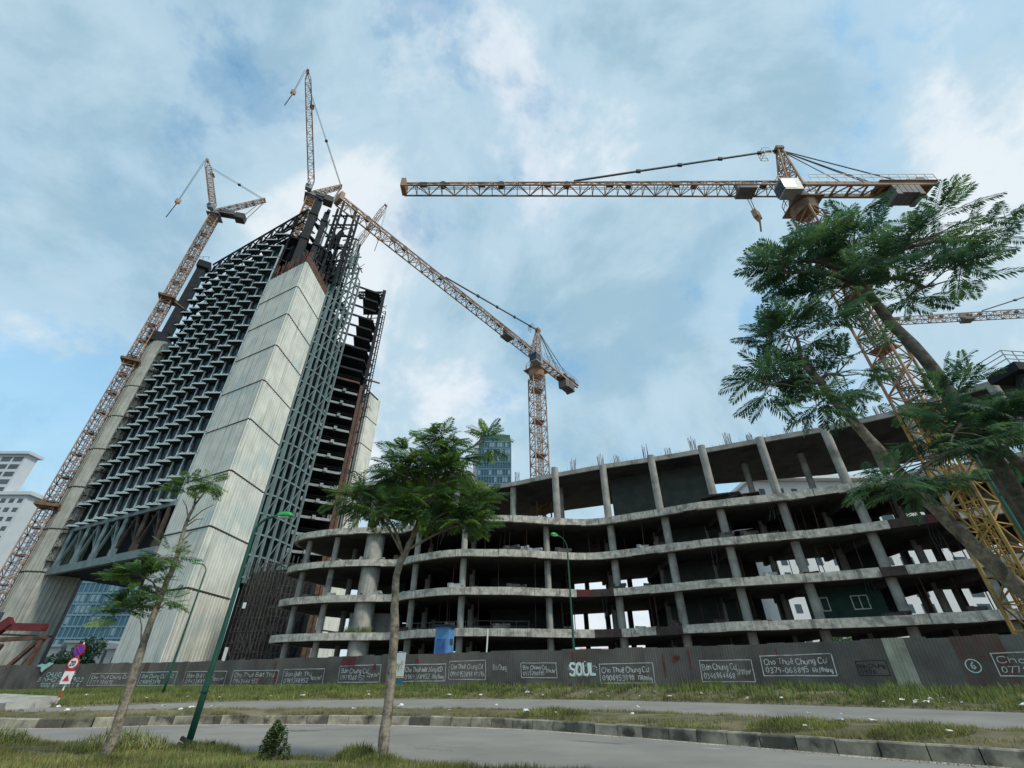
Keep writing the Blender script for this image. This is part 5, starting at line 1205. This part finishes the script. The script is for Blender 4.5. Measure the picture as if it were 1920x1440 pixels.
mound('bulging grass clump at the left front verge', (-14.6, 15.9, .1), (1.6, .9), .45, 1); mound('rounded grass clump beside the sapling foot', (-9.7, 14.3, .1), (1.5, .8), .5, 2); mound('scruffy weeds around the near lamp foot', (-7.9, 14.7, .1), (1.0, .5), .18, 3); mound('low grass around the middle trunk foot', (-2.75, 12.3, .08), (.55, .4), .2, 9); mound('low grass around the sapling foot', (-8.72, 12.4, .08), (.45, .35), .18, 10); mound('dry tuft beside the middle trunk', (-3.4, 12.9, .1), (.6, .4), .3, 5)
mound('yellow green weeds on the median right of centre', (9.0, 17.8, .42), (1.6, .7), .25, 6); mound('dark weeds on the median farther right', (11.2, 15.6, .42), (1.4, .7), .22, 7); mound('straw weeds on the median before the slim lamp', (1.8, 24.4, .42), (1.6, .8), .25, 8)
# scrap at the foot of the near lamp
sc_ = MB()
for i in range(16): sc_.beam((-8.4 + U(-.3, .9), 14.7 + U(-.2, .2), .12 + U(0, .12)), (-8.4 + U(-.3, .9), 14.7 + U(-.2, .2), .14 + U(0, .28)), U(.03, .09))
tag(sc_.build('scrap_pile', mat('dark_scrap', (.03, .03, .028), .8, .4, 3)), 'dark broken scrap at the foot of the near lamp', 'scrap')
# litter on the verges
LT = []
for k in range(4):
    rnd = random.Random(50 + k); mb = MB(); pts = [V((rnd.gauss(0, 1), rnd.gauss(0, 1), abs(rnd.gauss(0, .6)))).normalized() for _ in range(9)]
    mb.add([(p.x * rnd.uniform(.6, 1), p.y * rnd.uniform(.4, .8), abs(p.z) * .6) for p in pts], [(0, 1, 2), (2, 3, 4), (4, 5, 6), (6, 7, 8), (0, 2, 4), (4, 6, 8), (1, 3, 5), (5, 7, 0), (8, 1, 3)]); LT.append(mb.mesh('litter', PLAST))
rl_ = random.Random(9)
for i in range(90):
    side = i % 3; u = rl_.random(); k = rl_.randrange(2 * NS, 11 * NS); v_ = rl_.random()
    if side == 0: a, b = fu[k], fe[k]; v_ = v_ * .4
    elif side == 1: a, b = kb2[k], fl[k]; a = (a[0], a[1], a[2] + .05); b = (b[0], b[1], b[2] + .05)
    else: a, b = fu[k], fe[k]; v_ = v_ * .1
    p = tuple(a[j] + (b[j] - a[j]) * v_ for j in range(3)); s_ = rl_.uniform(.07, .26)
    o = put('litter', LT[rl_.randrange(4)], None, (p[0], p[1], p[2] + .16), (0, 0, rl_.uniform(0, 6)), (s_, s_, s_)); tag(o, 'scrap of white plastic litter lying in the roadside grass', 'litter', 'white litter on the verges')

rg = random.Random(77); gv = MB()
for i in range(5200):
    k = rg.randrange(2 * NS, 11 * NS); q = rg.random()
    if i % 3 == 0: p = V(kb[k]).lerp(V(kb[k + 1]), q) - V((0, abs(rg.gauss(0, .35)) + .1, 0))
    elif i % 3 == 1: p = V(nl[k]).lerp(V(nl[k + 1]), q) + V((0, abs(rg.gauss(0, .3)) + .1, -.1))
    else: p = V(fu[k]).lerp(V(fu[k + 1]), q) - V((0, abs(rg.gauss(0, .35)), .02))
    r_ = rg.uniform(.008, .03); gv.add([p + V((r_, 0, 0)), p + V((-r_ * .6, r_ * .9, 0)), p + V((-r_ * .6, -r_ * .9, 0)), p + V((0, 0, r_ * 1.2))], [(0, 1, 3), (1, 2, 3), (2, 0, 3)])
tag(gv.build('gravel', mat('roadside_gravel', (.24, .22, .18), .95, .5, 9)), 'loose gravel and grit along the road edges', 'gravel', None, 'stuff')

near_road = bpy.data.objects['near_road']; far_road = bpy.data.objects['far_road']
rw = random.Random(101)
PATCHM = mat('asphalt_patch', (.15, .148, .14), .95, .25, 1.5, spec=.15); DUSTM = mat('pale_dust_patch', (.34, .32, .275), .95, .3, 1.2); CRACKM = mat('crack_dark', (.07, .068, .062), .95)
def road_pt(a, b, k, t, dz):
    i = int(k); q = k - i; A = V(a[i]).lerp(V(a[i + 1]), q); B = V(b[i]).lerp(V(b[i + 1]), q); p = A.lerp(B, t); p.z = dz; return p
def blob(p, rx, ry, m_, parent, rz=-.35):
    n = 14; ph = rw.uniform(0, 6); pts = []
    for j in range(n):
        a = 2 * math.pi * j / n; r = 1 + .25 * math.sin(a * 3 + ph) + rw.uniform(-.15, .15); x, y = rx * r * math.cos(a), ry * r * math.sin(a)
        pts.append((p.x + x * math.cos(rz) - y * math.sin(rz), p.y + x * math.sin(rz) + y * math.cos(rz), p.z))
    MB().add(pts, [tuple(range(n))]).build('worn_patch', m_, parent)
K0 = 2 * NS
for i in range(9): blob(road_pt(kb, nl, rw.uniform(K0, 10 * NS), rw.uniform(.2, .85), .006 + i * .0005), rw.uniform(.5, 1.6), rw.uniform(.15, .4), DUSTM, near_road)
for i in range(4): blob(road_pt(kb, nl, rw.uniform(3 * NS, 10 * NS), rw.uniform(.2, .8), .012 + i * .0005), rw.uniform(.6, 1.4), rw.uniform(.3, .6), PATCHM, near_road)
for i in range(6):
    k = rw.uniform(3 * NS, 9 * NS); t = rw.uniform(.1, .75); pts = []
    for j in range(22):
        pts.append(road_pt(kb, nl, k, t, .016)); k += rw.uniform(.06, .2); t = min(.9, max(.06, t + rw.uniform(-.025, .03)))
    mb = MB()
    for a, b in zip(pts, pts[1:]):
        d = (b - a); d = V((-d.y, d.x, 0)).normalized() * rw.uniform(.004, .009); mb.add([a - d, a + d, b + d * .8, b - d * .8], [(0, 1, 2, 3)])
    mb.build('crack', CRACKM, near_road)
